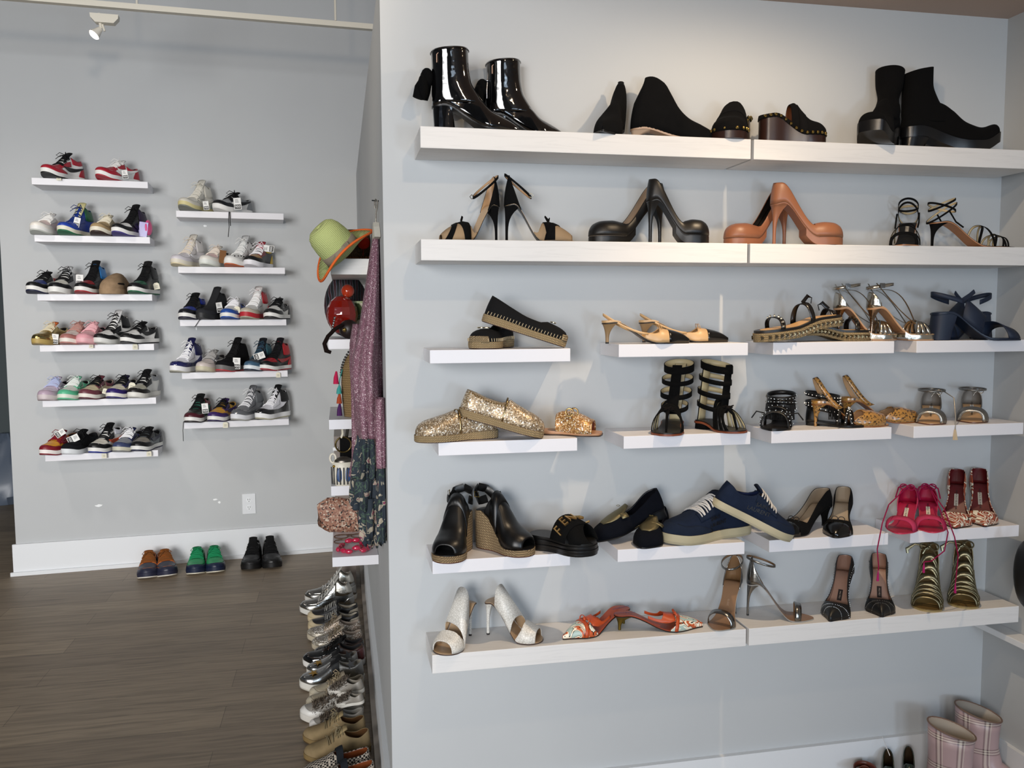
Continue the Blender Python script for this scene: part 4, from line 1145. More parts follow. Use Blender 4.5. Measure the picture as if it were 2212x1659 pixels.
# --- third row ----------------------------------------------------------------
def espadrille(ML, label, col, pat, col2=None, lining='15120f', buckle=True, vamp=.70, H=None, stitch=True, th=.015, gore=False):
    M, L = ML
    r = empty('espadrille', M, label, 'espadrille')
    la = Last(L, .084, .004, th, 'round', H or [(0, .058), (.15, .058), (.35, .046), (.55, .036), (.70, .036), (.86, .032), (.96, .024), (1, .010)])
    m = mat(col, pat, col2=col2)
    cut = [(0, .054), (.12, .048), (.3, .038), (.5, .030), (vamp - .06, .029), (vamp, .034), (vamp + .03, .1)]
    if gore: cut = [(0, .054), (.12, .050), (.3, .044), (.44, .044), (.50, .050), (.53, .1)]
    shell(la, 'upper', [m, mat(lining, 'leather')], r, cut, off=.001)
    sole(la, 'rope_sole', mat('b39d78', 'rope', col2='85704f'), r, lambda u: la.zb(u) + .003, lambda u: .002, out=.003)
    sole(la, 'outsole', mat('3a2018', 'rubber'), r, lambda u: .0022, lambda u: 0.0, out=.001)
    if stitch:
        mb = MB()
        for sd in (1, -1):
            for i in range(26):
                u = .03 + .95 * i / 25
                w = la.hw(u) + .0035
                z = la.zb(u) + .004
                mb.tube([(la.L * u, sd * w, z), (la.L * (u + .006), sd * (w - .0005), z + .008)], .0009, 5)
        mb.build('whip_stitching', mat('c9b694', 'cloth'), r)
    if buckle:
        strip(la, 'toe_cap', mat('b39e7a', 'rope', col2='6a583e'), r, [(.93, 0, .016), (.97, 0, .016), (1, 0, .016)], off=.003)
        c = la.P(vamp + .09, PI / 2, .004); mb = MB()
        for dx in (-.007, .007):
            mb.tube([c + Vector((.007 * math.cos(t) * .9, dx + .010 * math.sin(t), .001)) for t in [k * 2 * PI / 14 for k in range(15)]], .0018, 6)
        mb.build('gold_emblem', mat('cdbb96', 'metal'), r)
    return r, la
espadrille(R(3, 1096, .03, 1030, .15, z=-.083), 'black knit espadrille flat facing the viewer beneath its leaning mate', '0a0a0c', 'cloth')
espadrille(R(3, 1042, .10, 1218, .135, zh=.070, z=-.083), 'black knit espadrille flat with gold emblem leaning over its mate', '0a0a0c', 'cloth')
def slingback(ML, label):
    M, L = ML
    r = empty('slingback', M, label, 'slingback')
    la = Last(L, .076, .056, .004, 'point', [(0, .05), (.3, .05), (.5, .042), (.66, .036), (.8, .030), (.92, .020), (1, .006)], f1=.62)
    bg, bk = mat('c7a273', 'leather'), mat('0d0b0a', 'leather', rough=.25)
    thin_sole(la, r, 'b8946a', '1a1512')
    shell(la, 'upper', [bg, bg], r, [(.46, .002), (.52, .018), (.60, .024), (.64, .03), (.67, .1)], u0=.46, off=.001, n=30)
    strip(la, 'cap_toe', bk, r, [(.74, 0, .2), (.85, 0, .2), (1, 0, .2)], off=.0016)
    shell(la, 'heel_cup', [bg, bg], r, [(0, .006), (.1, .005), (.2, .003)], u0=0, u1=.2, off=.001)
    heel(la, mat('8f7350', 'leather'), r, 'kitten', .003, .17, .010, .009, None, mat('141414', 'rubber'))
    z0 = la.zb(0)
    rows = []
    for i in range(29):
        t = -PI * .5 + PI * 2 * i / 28 * .5 - 0
        a = PI * (i / 28)
        x = .50 * L - (.50 * L - .004) * math.sin(a); y = .030 * math.cos(a); z = z0 - .030 + .052 * math.sin(a) ** 1.6
        rows.append([Vector((x, y, z - .003)), Vector((x, y, z)), Vector((x, y, z + .003))])
    mb = MB(); mb.grid(rows); mb.build('sling_strap', bg, r, solid=.002, sharp=70)
    bow(r, mat('b8905e', 'leather'), la.P(.66, PI / 2, .003), .022, (0, 1, 0), (-.3, 0, 1), r=.0009)
slingback(R(3, 1300, .115, 1488, .145), 'beige slingback with black cap toe, left and nearer of the pair')
slingback(R(3, 1380, .045, 1572, .08), 'beige slingback with black cap toe, right and further back of the pair')
def stud_sandal(ML, label):
    M, L = ML
    r = empty('platform_sandal', M, label, 'sandal')
    la = Last(L, .092, .016, .030, 'round', [(0, .03), (.4, .034), (.6, .034), (.8, .030), (1, .02)], f0=.25, f1=.62)
    dk = mat('14100e', 'leather', rough=.25)
    sole(la, 'insole', mat('14110f', 'leather'), r, lambda u: la.zb(u) + .001, lambda u: la.zb(u) - .012, out=0)
    strip(la, 'footbed', mat('c79c66', 'leather'), r, [(.06, 0, 0), (.5, 0, 0)], off=0) if False else None
    la2 = Last(L * .9, .064, .016, .0325, 'round', la.H, f0=.25, f1=.62)
    o = sole(la2, 'footbed', mat('c79c66', 'leather'), r, lambda u: la2.zb(u), lambda u: la2.zb(u) - .004); o.location.x = .04 * L
    sole(la, 'rope_sole', mat('b39d74', 'rope', col2='7d6848'), r, lambda u: la.zb(u) - .006, lambda u: la.zb(u) - .030, out=.003)
    mb = MB(); st = mat('a49a86', 'metal')
    for sd in (1, -1):
        for i in range(19):
            u = .02 + .96 * i / 18; w = la.hw(u) + .004; z = la.zb(u) - .018
            e = .0055; c = Vector((la.L * u, sd * w, z))
            mb.add([c + Vector((-e, 0, -e)), c + Vector((e, 0, -e)), c + Vector((e, 0, e)), c + Vector((-e, 0, e)), c + Vector((0, sd * .0075, 0))], [(0, 1, 4), (1, 2, 4), (2, 3, 4), (3, 0, 4)])
    mb.build('pyramid_studs', st, r, smooth=False)
    band(la, 'toe_strap', dk, r, .80, .74, .014, off=.003)
    band(la, 'ankle_strap', dk, r, .40, .46, .016, off=.004, lift=.016)
    mb = MB()
    for i in range(9):
        p = la.P(.80 - .06 * i / 8, PI * (i + .5) / 9, .006); mb.ball(p, .0042, 4, 3)
    mb.build('strap_studs', st, r)
    p = la.P(.43, PI / 2, .02); mb = MB(); mb.tube([p, p + Vector((-.02, .0, .018)), p + Vector((-.030, .004, .012)), p + Vector((-.026, .004, -.004))], .006, 6, flat=.25); mb.build('strap_end', dk, r)
stud_sandal(R(3, 1812, .10, 1634, .14, zh=.030), 'studded rope platform sandal with tan footbed, stacked on top of its mate')
stud_sandal(R(3, 1722, .055, 1874, .08), 'studded rope platform sandal lying underneath its mate, toe pointing right')
def silver_strap(ML, label):
    M, L = ML
    r = empty('strappy_platform_heel', M, label, 'sandal')
    la = Last(L, .08, .082, .018, 'round', [(0, .06), (.3, .06), (.6, .045), (.8, .034), (1, .015)], f1=.6)
    sv, tn = mat('c2bcb0', 'metal'), mat('b08560', 'leather')
    sole(la, 'insole', mat('b9946c', 'leather'), r, lambda u: la.zb(u) + .001, lambda u: la.zb(u) - .002)
    sole(la, 'platform', sv, r, lambda u: la.zb(u) - .002, lambda u: max(.003, la.zb(u) - .018), out=.001, u0=.5)
    sole(la, 'outsole', tn, r, lambda u: la.zb(u) - .002 if u < .52 else .003, lambda u: max(0, la.zb(u) - .006) if u < .52 else 0, out=.0)
    heel(la, mat('8f7a68', 'metal'), r, 'stiletto', .004, .16, .01, .007)
    for uL, uR in ((.82, .66), (.66, .84), (.74, .74)):
        band(la, 'toe_strap', sv, r, uL, uR, .011, off=.003)
    z0 = la.zb(0)
    shell(la, 'heel_cup', [sv, tn], r, [(0, .045), (.06, .035), (.14, .008)], u0=0, u1=.14, off=.001, n=14)
    for sd in (1, -1):
        for k in (0, 1):
            pts = []
            for i in range(13):
                t = i / 12
                x = L * (.66 - .60 * t); z = la.zb(.66) + .03 + (z0 + .050 + .02 * k - la.zb(.66) - .03) * t + (.035 - .05 * k) * math.sin(PI * t)
                pts.append((x, sd * (.024 + .016 * math.sin(PI * t)), z))
            mb = MB(); mb.tube(pts, .0042, 6, flat=.25, up=(0, 1, 0)); mb.build('side_strap', sv, r)
    loop(r, 'ankle_strap', sv, .035, z0 + .062, .040, .026, .008, tilt=.006)
    mb = MB(); mb.box(.02, .034, -.032, -.028, z0 + .056, z0 + .070); mb.build('buckle', mat('8e8a86', 'metal'), r, smooth=False)
silver_strap(R(3, 1800, .055, 1935, .09), 'silver strappy platform heel, left of the two and partly behind studded sandals')
silver_strap(R(3, 1872, .10, 2014, .125), 'silver strappy platform heel, right of the two')
def block_mule(ML, label, slings=True):
    M, L = ML
    r = empty('block_heel_mule', M, label, 'sandal')
    la = Last(L, .088, .080, .004, 'square', [(0, .06), (.35, .075), (.5, .074), (.65, .056), (.8, .038), (1, .02)], f1=.66)
    nv = mat('0f1d33', 'leather', rough=.6)
    thin_sole(la, r, '15233a', '101c30', t=.006, out=.002)
    heel(la, nv, r, 'block', .003, .24, -.004, .056, .052)
    band(la, 'instep_band', [nv, nv], r, .62, .40, .058, off=.002)
    band(la, 'toe_band', [nv, nv], r, .72, .88, .040, off=.0035)
    z0 = la.zb(0)
    loop(r, 'sling_strap', [nv, nv], .062, z0 + .035, .066, .036, .014, tilt=-.02, t0=PI * .45, t1=PI * 1.55)
    mb = MB(); mb.tube([(.07, -.03, z0 + .035), (.10, -.02, z0 + .050), (.118, -.015, z0 + .062)], .007, 6, flat=.25); mb.build('strap_end', nv, r)
block_mule(R(3, 2130, .03, 1990, .07), 'navy leather mule mostly hidden behind its mate, toe pointing left')
block_mule(R(3, 2012, .125, 2192, .150), 'navy leather mule with thick curved block heel and crossed bands')
# --- fourth row -----------------------------------------------------------------
HG = [(0, .060), (.15, .064), (.35, .062), (.50, .062), (.62, .054), (.75, .046), (.88, .038), (.96, .028), (1, .012)]
def glitter_esp(ML, label):
    r, la = espadrille(ML, label, '9a8468', 'glitter', 'cdb999', lining='c2a988', buckle=False, H=HG, stitch=False, gore=True)
    mb = MB()
    for sd in (1, -1):
        for i in range(16):
            u = .05 + .46 * i / 15
            a = la.ang(u, pc([(0, .054), (.12, .050), (.3, .044), (.44, .044), (.50, .050)], u) - .004)
            mb.ball(la.P(u, a if sd > 0 else PI - a, .002), .0026, 6, 4)
    mb.build('scalloped_edge', mat('8a7048', 'metal'), r)
    band(la, 'vamp_seam', mat('a89068', 'metal'), r, .50, .50, .004, off=.003)
glitter_esp(R(4, 1072, .10, 898, .145), 'gold glitter espadrille lying flat with toe pointing left under its mate')
glitter_esp(R(4, 990, .11, 1170, .150, zh=.062), 'gold glitter espadrille leaning on its mate with heel raised')
def gold_slide(ML, label):
    M, L = ML
    r = empty('slide', M, label, 'slide')
    la = Last(L, .084, .004, .008, 'square', [(0, .02), (.28, .042), (.4, .052), (.55, .053), (.72, .043), (.86, .030), (1, .015)])
    g = mat('b07c46', 'glitter', col2='e0bf86')
    sole(la, 'footbed', mat('b98a66', 'leather'), r, lambda u: la.zb(u), lambda u: .003); sole(la, 'outsole', mat('3a2a20', 'leather'), r, lambda u: .0032, lambda u: 0, out=.002)
    shell(la, 'instep_band', [g, mat('8a4a38', 'leather')], r, .2, u0=.30, u1=.86, off=.002)
    band(la, 'toe_binding', g, r, .86, .86, .006, off=.004)
    c = la.P(.56, PI * .64, .007); mb = MB()
    for dx in (-.009, .009):
        mb.tube([c + Vector((.0105 * math.cos(t) + dx * .6, -.004 + dx * .5, .0105 * math.sin(t))) for t in [k * 2 * PI / 18 * .9 + (.3 if dx < 0 else PI + .3) for k in range(19)]], .0021, 6)
    mb.build('interlocking_emblem', mat('7a6440', 'metal'), r)
gold_slide(R(4, 1162, .06, 1300, .135), 'gold textured slide with dark round emblem beside the glitter espadrilles')
def gladiator(ML, label, lean=0.0, leanx=0.0):
    M, L = ML
    r = empty('gladiator_sandal', M, label, 'sandal')
    la = Last(L, .084, .018, .008, 'round', [(0, .03), (.4, .07), (.55, .06), (.7, .045), (.85, .03), (1, .015)], f0=.2, f1=.6)
    bk, lg = mat('060606', 'suede'), mat('c9b890', 'leather')
    m2 = [bk, lg]
    sole(la, 'footbed', mat('1c1815', 'leather'), r, lambda u: la.zb(u), lambda u: la.zb(u) - .004)
    sole(la, 'welt', mat('7a3d22', 'leather'), r, lambda u: la.zb(u) - .003, lambda u: max(0, la.zb(u) - .009), out=.003)
    heel(la, bk, r, 'block', .005, .25, 0, .05, .05)
    for uL, um, uR in ((.84, .66, .84), (.74, .60, .74), (.62, .55, .62), (.54, .48, .54)):
        band(la, 'toe_strap', m2, r, uL, uR, .010, off=.002, um=um, lift=.006)
    mb = MB(); p = la.P(.66, PI / 2, .008)
    mb.tube([p, la.P(.78, PI / 2, .004), Vector((L * .86, 0, la.zb(.86)))], [.006, .004, .003], 8); mb.build('toe_thong', bk, r)
    mb = MB(); 
    for k in range(9):
        t = k * 2 * PI / 9; mb.tube([p, p + Vector((.014 * math.cos(t), .018 * math.sin(t), .004 + .004 * math.sin(3 * t)))], [.004, .0015], 6)
    mb.ball(p, .010, 10, 6, 0, (1, 1.2, .6)); mb.build('rosette', mat('120e0d', 'suede'), r)
    # front bar and cuffs up the leg
    def sh(z): return Vector((lean * z, leanx * z, 0))
    fx = .085
    rows = []
    for i in range(12):
        t = i / 11; z = .05 + .135 * t; x = L * .54 + (fx - L * .54) * ss(0, .5, t)
        rows.append([sh(z) + Vector((x, yy, z)) for yy in (-.016 + .003 * t, 0, .016 - .003 * t)])
    mb = MB(); mb.grid(rows); mb.build('front_bar', m2, r, solid=.003, lining=True, sharp=70)
    rows = []
    for i in range(10):
        t = i / 9; z = .02 + .165 * t
        rows.append([sh(z) + Vector((.000 + .02 * (1 - math.cos(yy / .02)), yy, z)) for yy in (-.016, 0, .016)])
    mb = MB(); mb.grid(rows, flip=True); mb.build('back_panel', m2, r, solid=.003, lining=True, sharp=70)
    for z, w, ry in ((.178, .020, .042), (.142, .013, .044), (.104, .014, .044), (.066, .013, .038)):
        s_ = sh(z)
        loop(r, 'leg_cuff', m2, .042 + s_.x, z, .046, ry, w, tilt=-.010, cy=s_.y)
gladiator(R(4, 1456, .03, 1436, .19), 'tall black suede gladiator sandal facing the viewer, left of its pair', 0, .10)
gladiator(R(4, 1508, .045, 1606, .185), 'tall black suede gladiator sandal turned to the right, right of its pair', .12, 0)
def cuff_sandal(ML, label):
    M, L = ML
    r = empty('studded_sandal', M, label, 'sandal')
    la = Last(L, .084, .006, .006, 'almond', [(0, .04), (.4, .06), (.6, .05), (.8, .034), (1, .012)])
    bk = mat('0a0909', 'leather'); st = mat('cfc8bc', 'metal')
    thin_sole(la, r, '191513', '0c0b0b', t=.006)
    heel(la, bk, r, 'block', .003, .2, 0, .045, .04)
    sole(la, 'heel_panel', bk, r, lambda u: la.zb(u) + .07 * (1 - ss(.0, .25, u)), lambda u: la.zb(u), u0=.0, u1=.12, out=-.004) if False else None
    shell(la, 'heel_panel', [bk, bk], r, [(0, .04), (.1, .038), (.2, .005)], u0=0, u1=.2, off=.001, n=14)
    mb = MB()
    for (uL, uR) in ((.80, .70), (.66, .82), (.62, .56)):
        band(la, 'toe_strap', bk, r, uL, uR, .009, off=.002, lift=.004)
        for i in range(11):
            t = (i + .5) / 11; mb.ball(la.P(uL + (uR - uL) * t, PI * t, .005) + Vector((0, 0, .004 * math.sin(PI * t))), .0022, 6, 4)
    for cz, tl in ((.052, -.012), (.070, .004), (.088, -.006)):
        loop(r, 'ankle_cuff', [bk, bk], .045, cz, .048, .040, .013, tilt=tl)
        for i in range(24):
            t = i * 2 * PI / 24; mb.ball((.045 + .050 * math.cos(t), .042 * math.sin(t), cz + tl * math.cos(t)), .0022, 6, 4)
    mb.build('silver_studs', st, r)
    mb = MB(); q = random.Random(5)
    for i in range(26):
        t = -1.2 + 2.4 * i / 25
        x, y = .045 + .049 * math.cos(t), .041 * math.sin(t)
        mb.tube([(x, y, .066), (x + .004, y * 1.03, .045), (x + q.uniform(0, .008), y * 1.06, .022)], .0016, 4)
    for sd in (1, -1):
        c = la.P(.62, PI / 2 + sd * .9, .004); mb.tube([c, c + Vector((.0, -sd * .022, .004)), c + Vector((-.004, -sd * .036, -.016))], .002, 5)
    mb.build('fringe', bk, r)
cuff_sandal(R(4, 1692, .030, 1668, .165), 'black studded ankle cuff sandal facing the viewer, left of its pair')
cuff_sandal(R(4, 1740, .055, 1866, .150), 'black studded ankle cuff sandal with fringe turned to the right')
def cork_sling(ML, label):
    M, L = ML
    r = empty('cork_slingback', M, label, 'slingback')
    la = Last(L, .08, .066, .004, 'almond', [(0, .06), (.3, .05), (.55, .042), (.7, .042), (.85, .034), (.95, .026), (1, .012)], f1=.62)
    ck = mat('9a7038', 'cork', col2='33200f')
    thin_sole(la, r, 'c79a66', '8a5428')
    shell(la, 'upper', [ck, mat('c9a680', 'leather')], r, [(.50, .004), (.56, .024), (.62, .032), (.66, .1)], u0=.50, u1=.93, off=.001)
    heel(la, ck, r, 'kitten', .003, .16, .008, .008)
    shell(la, 'heel_cup', [ck, ck], r, [(0, .010), (.1, .008), (.2, .004)], u0=0, u1=.22, off=.001)
    z0 = la.zb(0); rows = []
    for i in range(29):
        a = PI * i / 28
        x = L * .33 - (L * .33 - .008) * math.sin(a) ** .8; y = .030 * math.cos(a); z = z0 - .012 + .088 * math.sin(a) ** 1.3
        w = .008 - .002 * math.sin(a)
        rows.append([Vector((x - w, y, z - w * .3)), Vector((x, y, z)), Vector((x + w, y, z + w * .3))])
    mb = MB(); mb.grid(rows, flip=True); mb.build('sling_strap', [ck, mat('c9a680', 'leather')], r, solid=.002, lining=True, sharp=70)
cork_sling(R(4, 1752, .095, 1918, .130), 'cork print slingback heel, left and nearer of the pair')
cork_sling(R(4, 1816, .040, 1985, .075), 'cork print slingback heel, right and further back of the pair')
def pale_sandal(ML, label, swing=0):
    M, L = ML
    r = empty('silver_sandal', M, label, 'sandal')
    la = Last(L, .084, .040, .004, 'almond', [(0, .05), (.3, .05), (.55, .045), (.75, .036), (.9, .026), (1, .012)], f1=.6)
    sv, nd = mat('8d8a85', 'metal', rough=.45), mat('b89068', 'leather')
    thin_sole(la, r, 'c09a70', '5a3426')
    heel(la, sv, r, 'kitten', .003, .17, .008, .012)
    shell(la, 'heel_counter', [sv, mat('77726c', 'leather')], r, [(0, .058), (.06, .052), (.14, .034), (.24, .010), (.3, .003)], u0=0, u1=.3, off=.0015, n=20)
    band(la, 'toe_band', [sv, nd], r, .80, .76, .030, off=.002)
    band(la, 'toe_binding', mat('c9c4ba', 'metal'), r, .87, .83, .004, off=.0035)
    z0 = la.zb(0)
    loop(r, 'ankle_strap', sv, .050, z0 + .052, .056, .038, .005, tilt=.0)
    if swing:
        mb = MB(); mb.tube([(.07, .034, z0 + .05), (.10, .060, z0 + .035), (.12, .066, z0 - .02), (.13, .066, z0 - .055)], .0016, 6); mb.build('loose_lace', sv, r)
        mb = MB(); mb.tube([(.13, .066, z0 - .055), (.131, .067, z0 - .085)], [.003, .008], 6); mb.build('tassel', mat('b5a488', 'leather'), r)
    bow(r, sv, (.10, .012, z0 + .050), .016, (0, 1, 0), (0, 0, 1), r=.0012)
    imprint(la, r, 'MANOLO BLAHNIK', .30, .007, '20201f', bgcol='cfcac2', bw=.010, bl=.036)
pale_sandal(R(4, 2010, .025, 2008, .150), 'pale silver open toe sandal with a long loose lace ending in a tassel', 1)
pale_sandal(R(4, 2096, .02, 2100, .145), 'pale silver open toe sandal at the right end of the fourth row')
# --- fifth row -------------------------------------------------------------------
def wedge(ML, label):
    M, L = ML
    r = empty('wedge_espadrille', M, label, 'wedge')
    la = Last(L, .088, .088, .020, 'round', [(0, .045), (.12, .060), (.28, .068), (.42, .082), (.52, .078), (.64, .060), (.78, .044), (.9, .034), (1, .015)], f0=.14, f1=.70)
    bk = mat('060607', 'leather', rough=.36)
    sole(la, 'insole', mat('101011', 'leather'), r, lambda u: la.zb(u) + .001, lambda u: la.zb(u) - .002)
    sole(la, 'rope_wedge', mat('a8906c', 'rope', col2='6a573e', scale=.8), r, lambda u: la.zb(u) - .0015, lambda u: .003, out=.002, n=44)
    sole(la, 'outsole', mat('54301e', 'rubber'), r, lambda u: .0032, lambda u: 0, out=.001)
    shell(la, 'upper', [bk, mat('0c0c0c', 'leather')], r, [(.24, .004), (.32, .05), (.38, .072), (.44, .12)], u0=.24, u1=.95, off=.001, n=40)
    band(la, 'collar_panel', bk, r, .41, .41, .026, off=.003)
    z0 = la.zb(0)
    for sd in (1, -1):
        pts = [Vector((L * .30, sd * .030, la.zb(.3) + .052)), Vector((L * .16, sd * .033, z0 + .030)), Vector((L * .03, sd * .024, z0 + .052)), Vector((-.004, 0, z0 + .060))]
        mb = MB(); mb.tube([pts[0].lerp(pts[1], t / 4) if t < 4 else pts[1] for t in range(4)] + [pts[1].lerp(pts[2], t / 4) for t in range(4)] + [pts[2].lerp(pts[3], t / 4) for t in range(5)], .011, 8, flat=.16, up=(0, 0, 1))
        mb.build('ankle_strap', bk, r)
    mb = MB(); c = Vector((L * .12, -.036, z0 + .048)); mb.tube([c + Vector((-.007, 0, -.007)), c + Vector((.007, 0, -.007)), c + Vector((.007, 0, .007)), c + Vector((-.007, 0, .007)), c + Vector((-.007, 0, -.007))], .0012, 6); mb.build('buckle', mat('b89b55', 'metal'), r)
wedge(R(5, 1003, .035, 958, .195), 'black leather peep toe wedge on rope heel, left of the pair')
wedge(R(5, 1036, .035, 1148, .175), 'black leather peep toe wedge on rope heel, right of the pair')
def logo_slide(ML, label):
    M, L = ML
    r = empty('slide', M, label, 'slide')
    la = Last(L, .098, .006, .030, 'round', [(0, .02), (.45, .062), (.56, .062), (.7, .052), (.85, .04), (1, .02)])
    bk = mat('0a0a0a', 'suede')
    sole(la, 'footbed', mat('11100f', 'leather'), r, lambda u: la.zb(u) + .004, lambda u: la.zb(u) - .004, out=.001)
    for k, (a, b_, o_) in enumerate(((.026, .017, .004), (.0165, .008, .006), (.0075, 0., .004))):
        sole(la, 'sole_layer', mat('0c0c0d', 'rubber', rough=.35), r, lambda u, a=a: a + .006 * (1 - ss(.1, .6, u)) * (a > .02), lambda u, b_=b_: b_, out=o_)
    band(la, 'crossed_strap', [bk, bk], r, .54, .86, .050, off=.003, a0=.02, a1=PI - .02)
    band(la, 'crossed_strap', [bk, bk], r, .84, .52, .050, off=.006, a0=.02, a1=PI - .02)
    gold = mat('e6bd7c', 'metal', rough=.38)
    mb = MB()
    for i, ch in enumerate('FENDI'):
        v, f = text_mesh(ch, .042, .0028); v = [Vector((q.x * .78, q.y, q.z)) for q in v]
        a_ = PI * (.88 - .165 * i)
        u = .56 + .05 * i
        p = la.P(u, a_, .010)
        nx = (la.P(u, a_, .02) - la.P(u, a_, .0)).normalized()
        X = (la.P(u, a_ - .05, .01) - la.P(u, a_ + .05, .01)).normalized()
        X = (X * .75 + Vector((.5, 0, 0))).normalized(); X = (X - nx * X.dot(nx)).normalized()
        Y = nx.cross(X)
        Mx = Matrix(((X[0], Y[0], nx[0], p[0]), (X[1], Y[1], nx[1], p[1]), (X[2], Y[2], nx[2], p[2]), (0, 0, 0, 1)))
        mb.add([Mx @ q for q in v], f)
    mb.build('gold_letters', gold, r, smooth=False)
logo_slide(R(5, 1148, .075, 1285, .195), 'black platform slide with gold metal lettering on crossed straps')
def loafer(ML, label, col='080b14', emblem=False):
    M, L = ML
    r = empty('loafer', M, label, 'loafer')
    la = Last(L, .082, .024, .006, 'almond', [(0, .06), (.15, .062), (.35, .056), (.5, .056), (.62, .050), (.75, .040), (.9, .030), (1, .012)], f1=.5)
    m = mat(col, 'suede')
    thin_sole(la, r, '15151a', '0d0d0f', t=.005, out=.001)
    shell(la, 'upper', [m, mat('0a0b12', 'leather')], r, [(0, .055), (.12, .048), (.3, .038), (.44, .036), (.52, .046), (.56, .1)], off=.001)
    heel(la, mat('0c0d10', 'leather'), r, 'block', .003, .25, 0, .05, .05)
    go = mat('7d7458', 'metal', rough=.55)
    rows = []
    for i in range(9):
        u = .46 + .36 * i / 8; w = .62 * math.sin(PI * (.18 + .70 * i / 8))
        rows.append([la.P(u, PI / 2 + w * y, .0035 + .0012 * math.sin(i * 3.1)) + Vector((0, 0, .016 * 0 + .006 * (1 - ss(0, 2, i)))) for y in (-1, -.5, 0, .5, 1)])
    mb = MB(); mb.grid(rows); mb.build('pleated_vamp', go, r, solid=.002, sharp=70)
    mb = MB(); p0, p1 = la.P(.56, PI / 2 - .95, .008), la.P(.60, PI / 2 + 1.1, .008); c = la.P(.55, PI / 2, .013)
    rows = [[(p0 * (1 - t) ** 2 + c * 2 * t * (1 - t) * 1.0 + p1 * t * t) + Vector((dx, 0, 0)) for dx in (-.010, 0, .010)] for t in [k / 8 for k in range(9)]]
    mb.grid(rows); mb.build('gold_strap', go, r, solid=.002, sharp=70)
    if True:
        q = la.P(.56, PI / 2, .0155); mb = MB()
        for dy in (-.003, .003):
            mb.tube([q + Vector((.004 * math.sin(t), dy + .004 * math.cos(t), 0)) for t in [.6 * (1 if dy > 0 else 1) + (PI if dy > 0 else 0) + k * 5.0 / 12 - .0 for k in range(13)]], .0006, 5)
        mb.build('monogram', mat('b5a878', 'metal'), r)
loafer(R(5, 1430, .03, 1386, .175), 'navy suede loafer with pleated gold vamp facing the viewer')
loafer(R(5, 1436, .060, 1278, .085, zh=.062), 'navy suede loafer with gold strap leaning heel up over its mate')
def signed_sneaker(ML, label, side):
    M, L = ML
    r, la = sneaker(M, L, label, base='1a2438', over='1c2536', toe=None, eye='1b2538', mid='b0a688', out='a0977c', lace='d9d6d2', tongue='1a2233', lining='16244c', pat='suede', width=.36, midh=.95, loops=False, bars=7, spring=.006, name='canvas_sneaker')
    blk = mat('06070a', 'rubber')
    mb = MB()
    for wd_, z, u0 in (('SAINT', .040, .50), ('LAURENT', .024, .47)):
        v, f = text_mesh(wd_, .015, .0002)
        out_ = []
        for p in v:
            u = u0 - side * 0 + (p.x if side < 0 else -p.x) / la.L * 1.0
            zz = z + p.y + (.10 * p.x if True else 0)
            a = la.ang(u, zz)
            out_.append(la.P(u, a if side > 0 else PI - a, .0035 + p.z))
        mb.add(out_, f)
    mb.build('handwritten_lettering', blk, r, smooth=False)
    mb = MB()
    for sd in (1, -1):
        a = la.ang(.42, .066); q = la.P(.42, a if sd > 0 else PI - a, .003); mb.ball(q, .0035, 8, 4)
    mb.build('eyelet', mat('3a3430', 'metal'), r)
signed_sneaker(R(5, 1612, .06, 1434, .135), 'navy canvas sneaker with black handwriting lying flat, toe left', 1)
signed_sneaker(R(5, 1536, .115, 1702, .155, zh=.098, zt=-.012), 'navy canvas sneaker with black handwriting leaning heel up over its mate', -1)
for a, lb in (((5, 1786, .04, 1680, .140), 'black pump with small bow turned to the left, left of its pair'), ((5, 1822, .03, 1803, .185), 'black pump with small bow and pointed toe facing the viewer')):
    r, la = pump(R(*a), lb, .062, .004, 'almond', '0b0b0b', 'suede', '9c8c78', out='0d0c0c', kind='kitten', vamp=.66, wd=.08, hb=.016, H=HF, top=.050)
    strip(la, 'patent_toe', mat('090909', 'leather', rough=.15), r, [(.78, 0, .2), (.9, 0, .2), (1, 0, .2)], off=.0022)
    bow(r, mat('0c0b0b', 'leather'), la.P(.70, PI / 2, .003), .018, (0, 1, 0), (-.4, 0, 1), r=.0011)
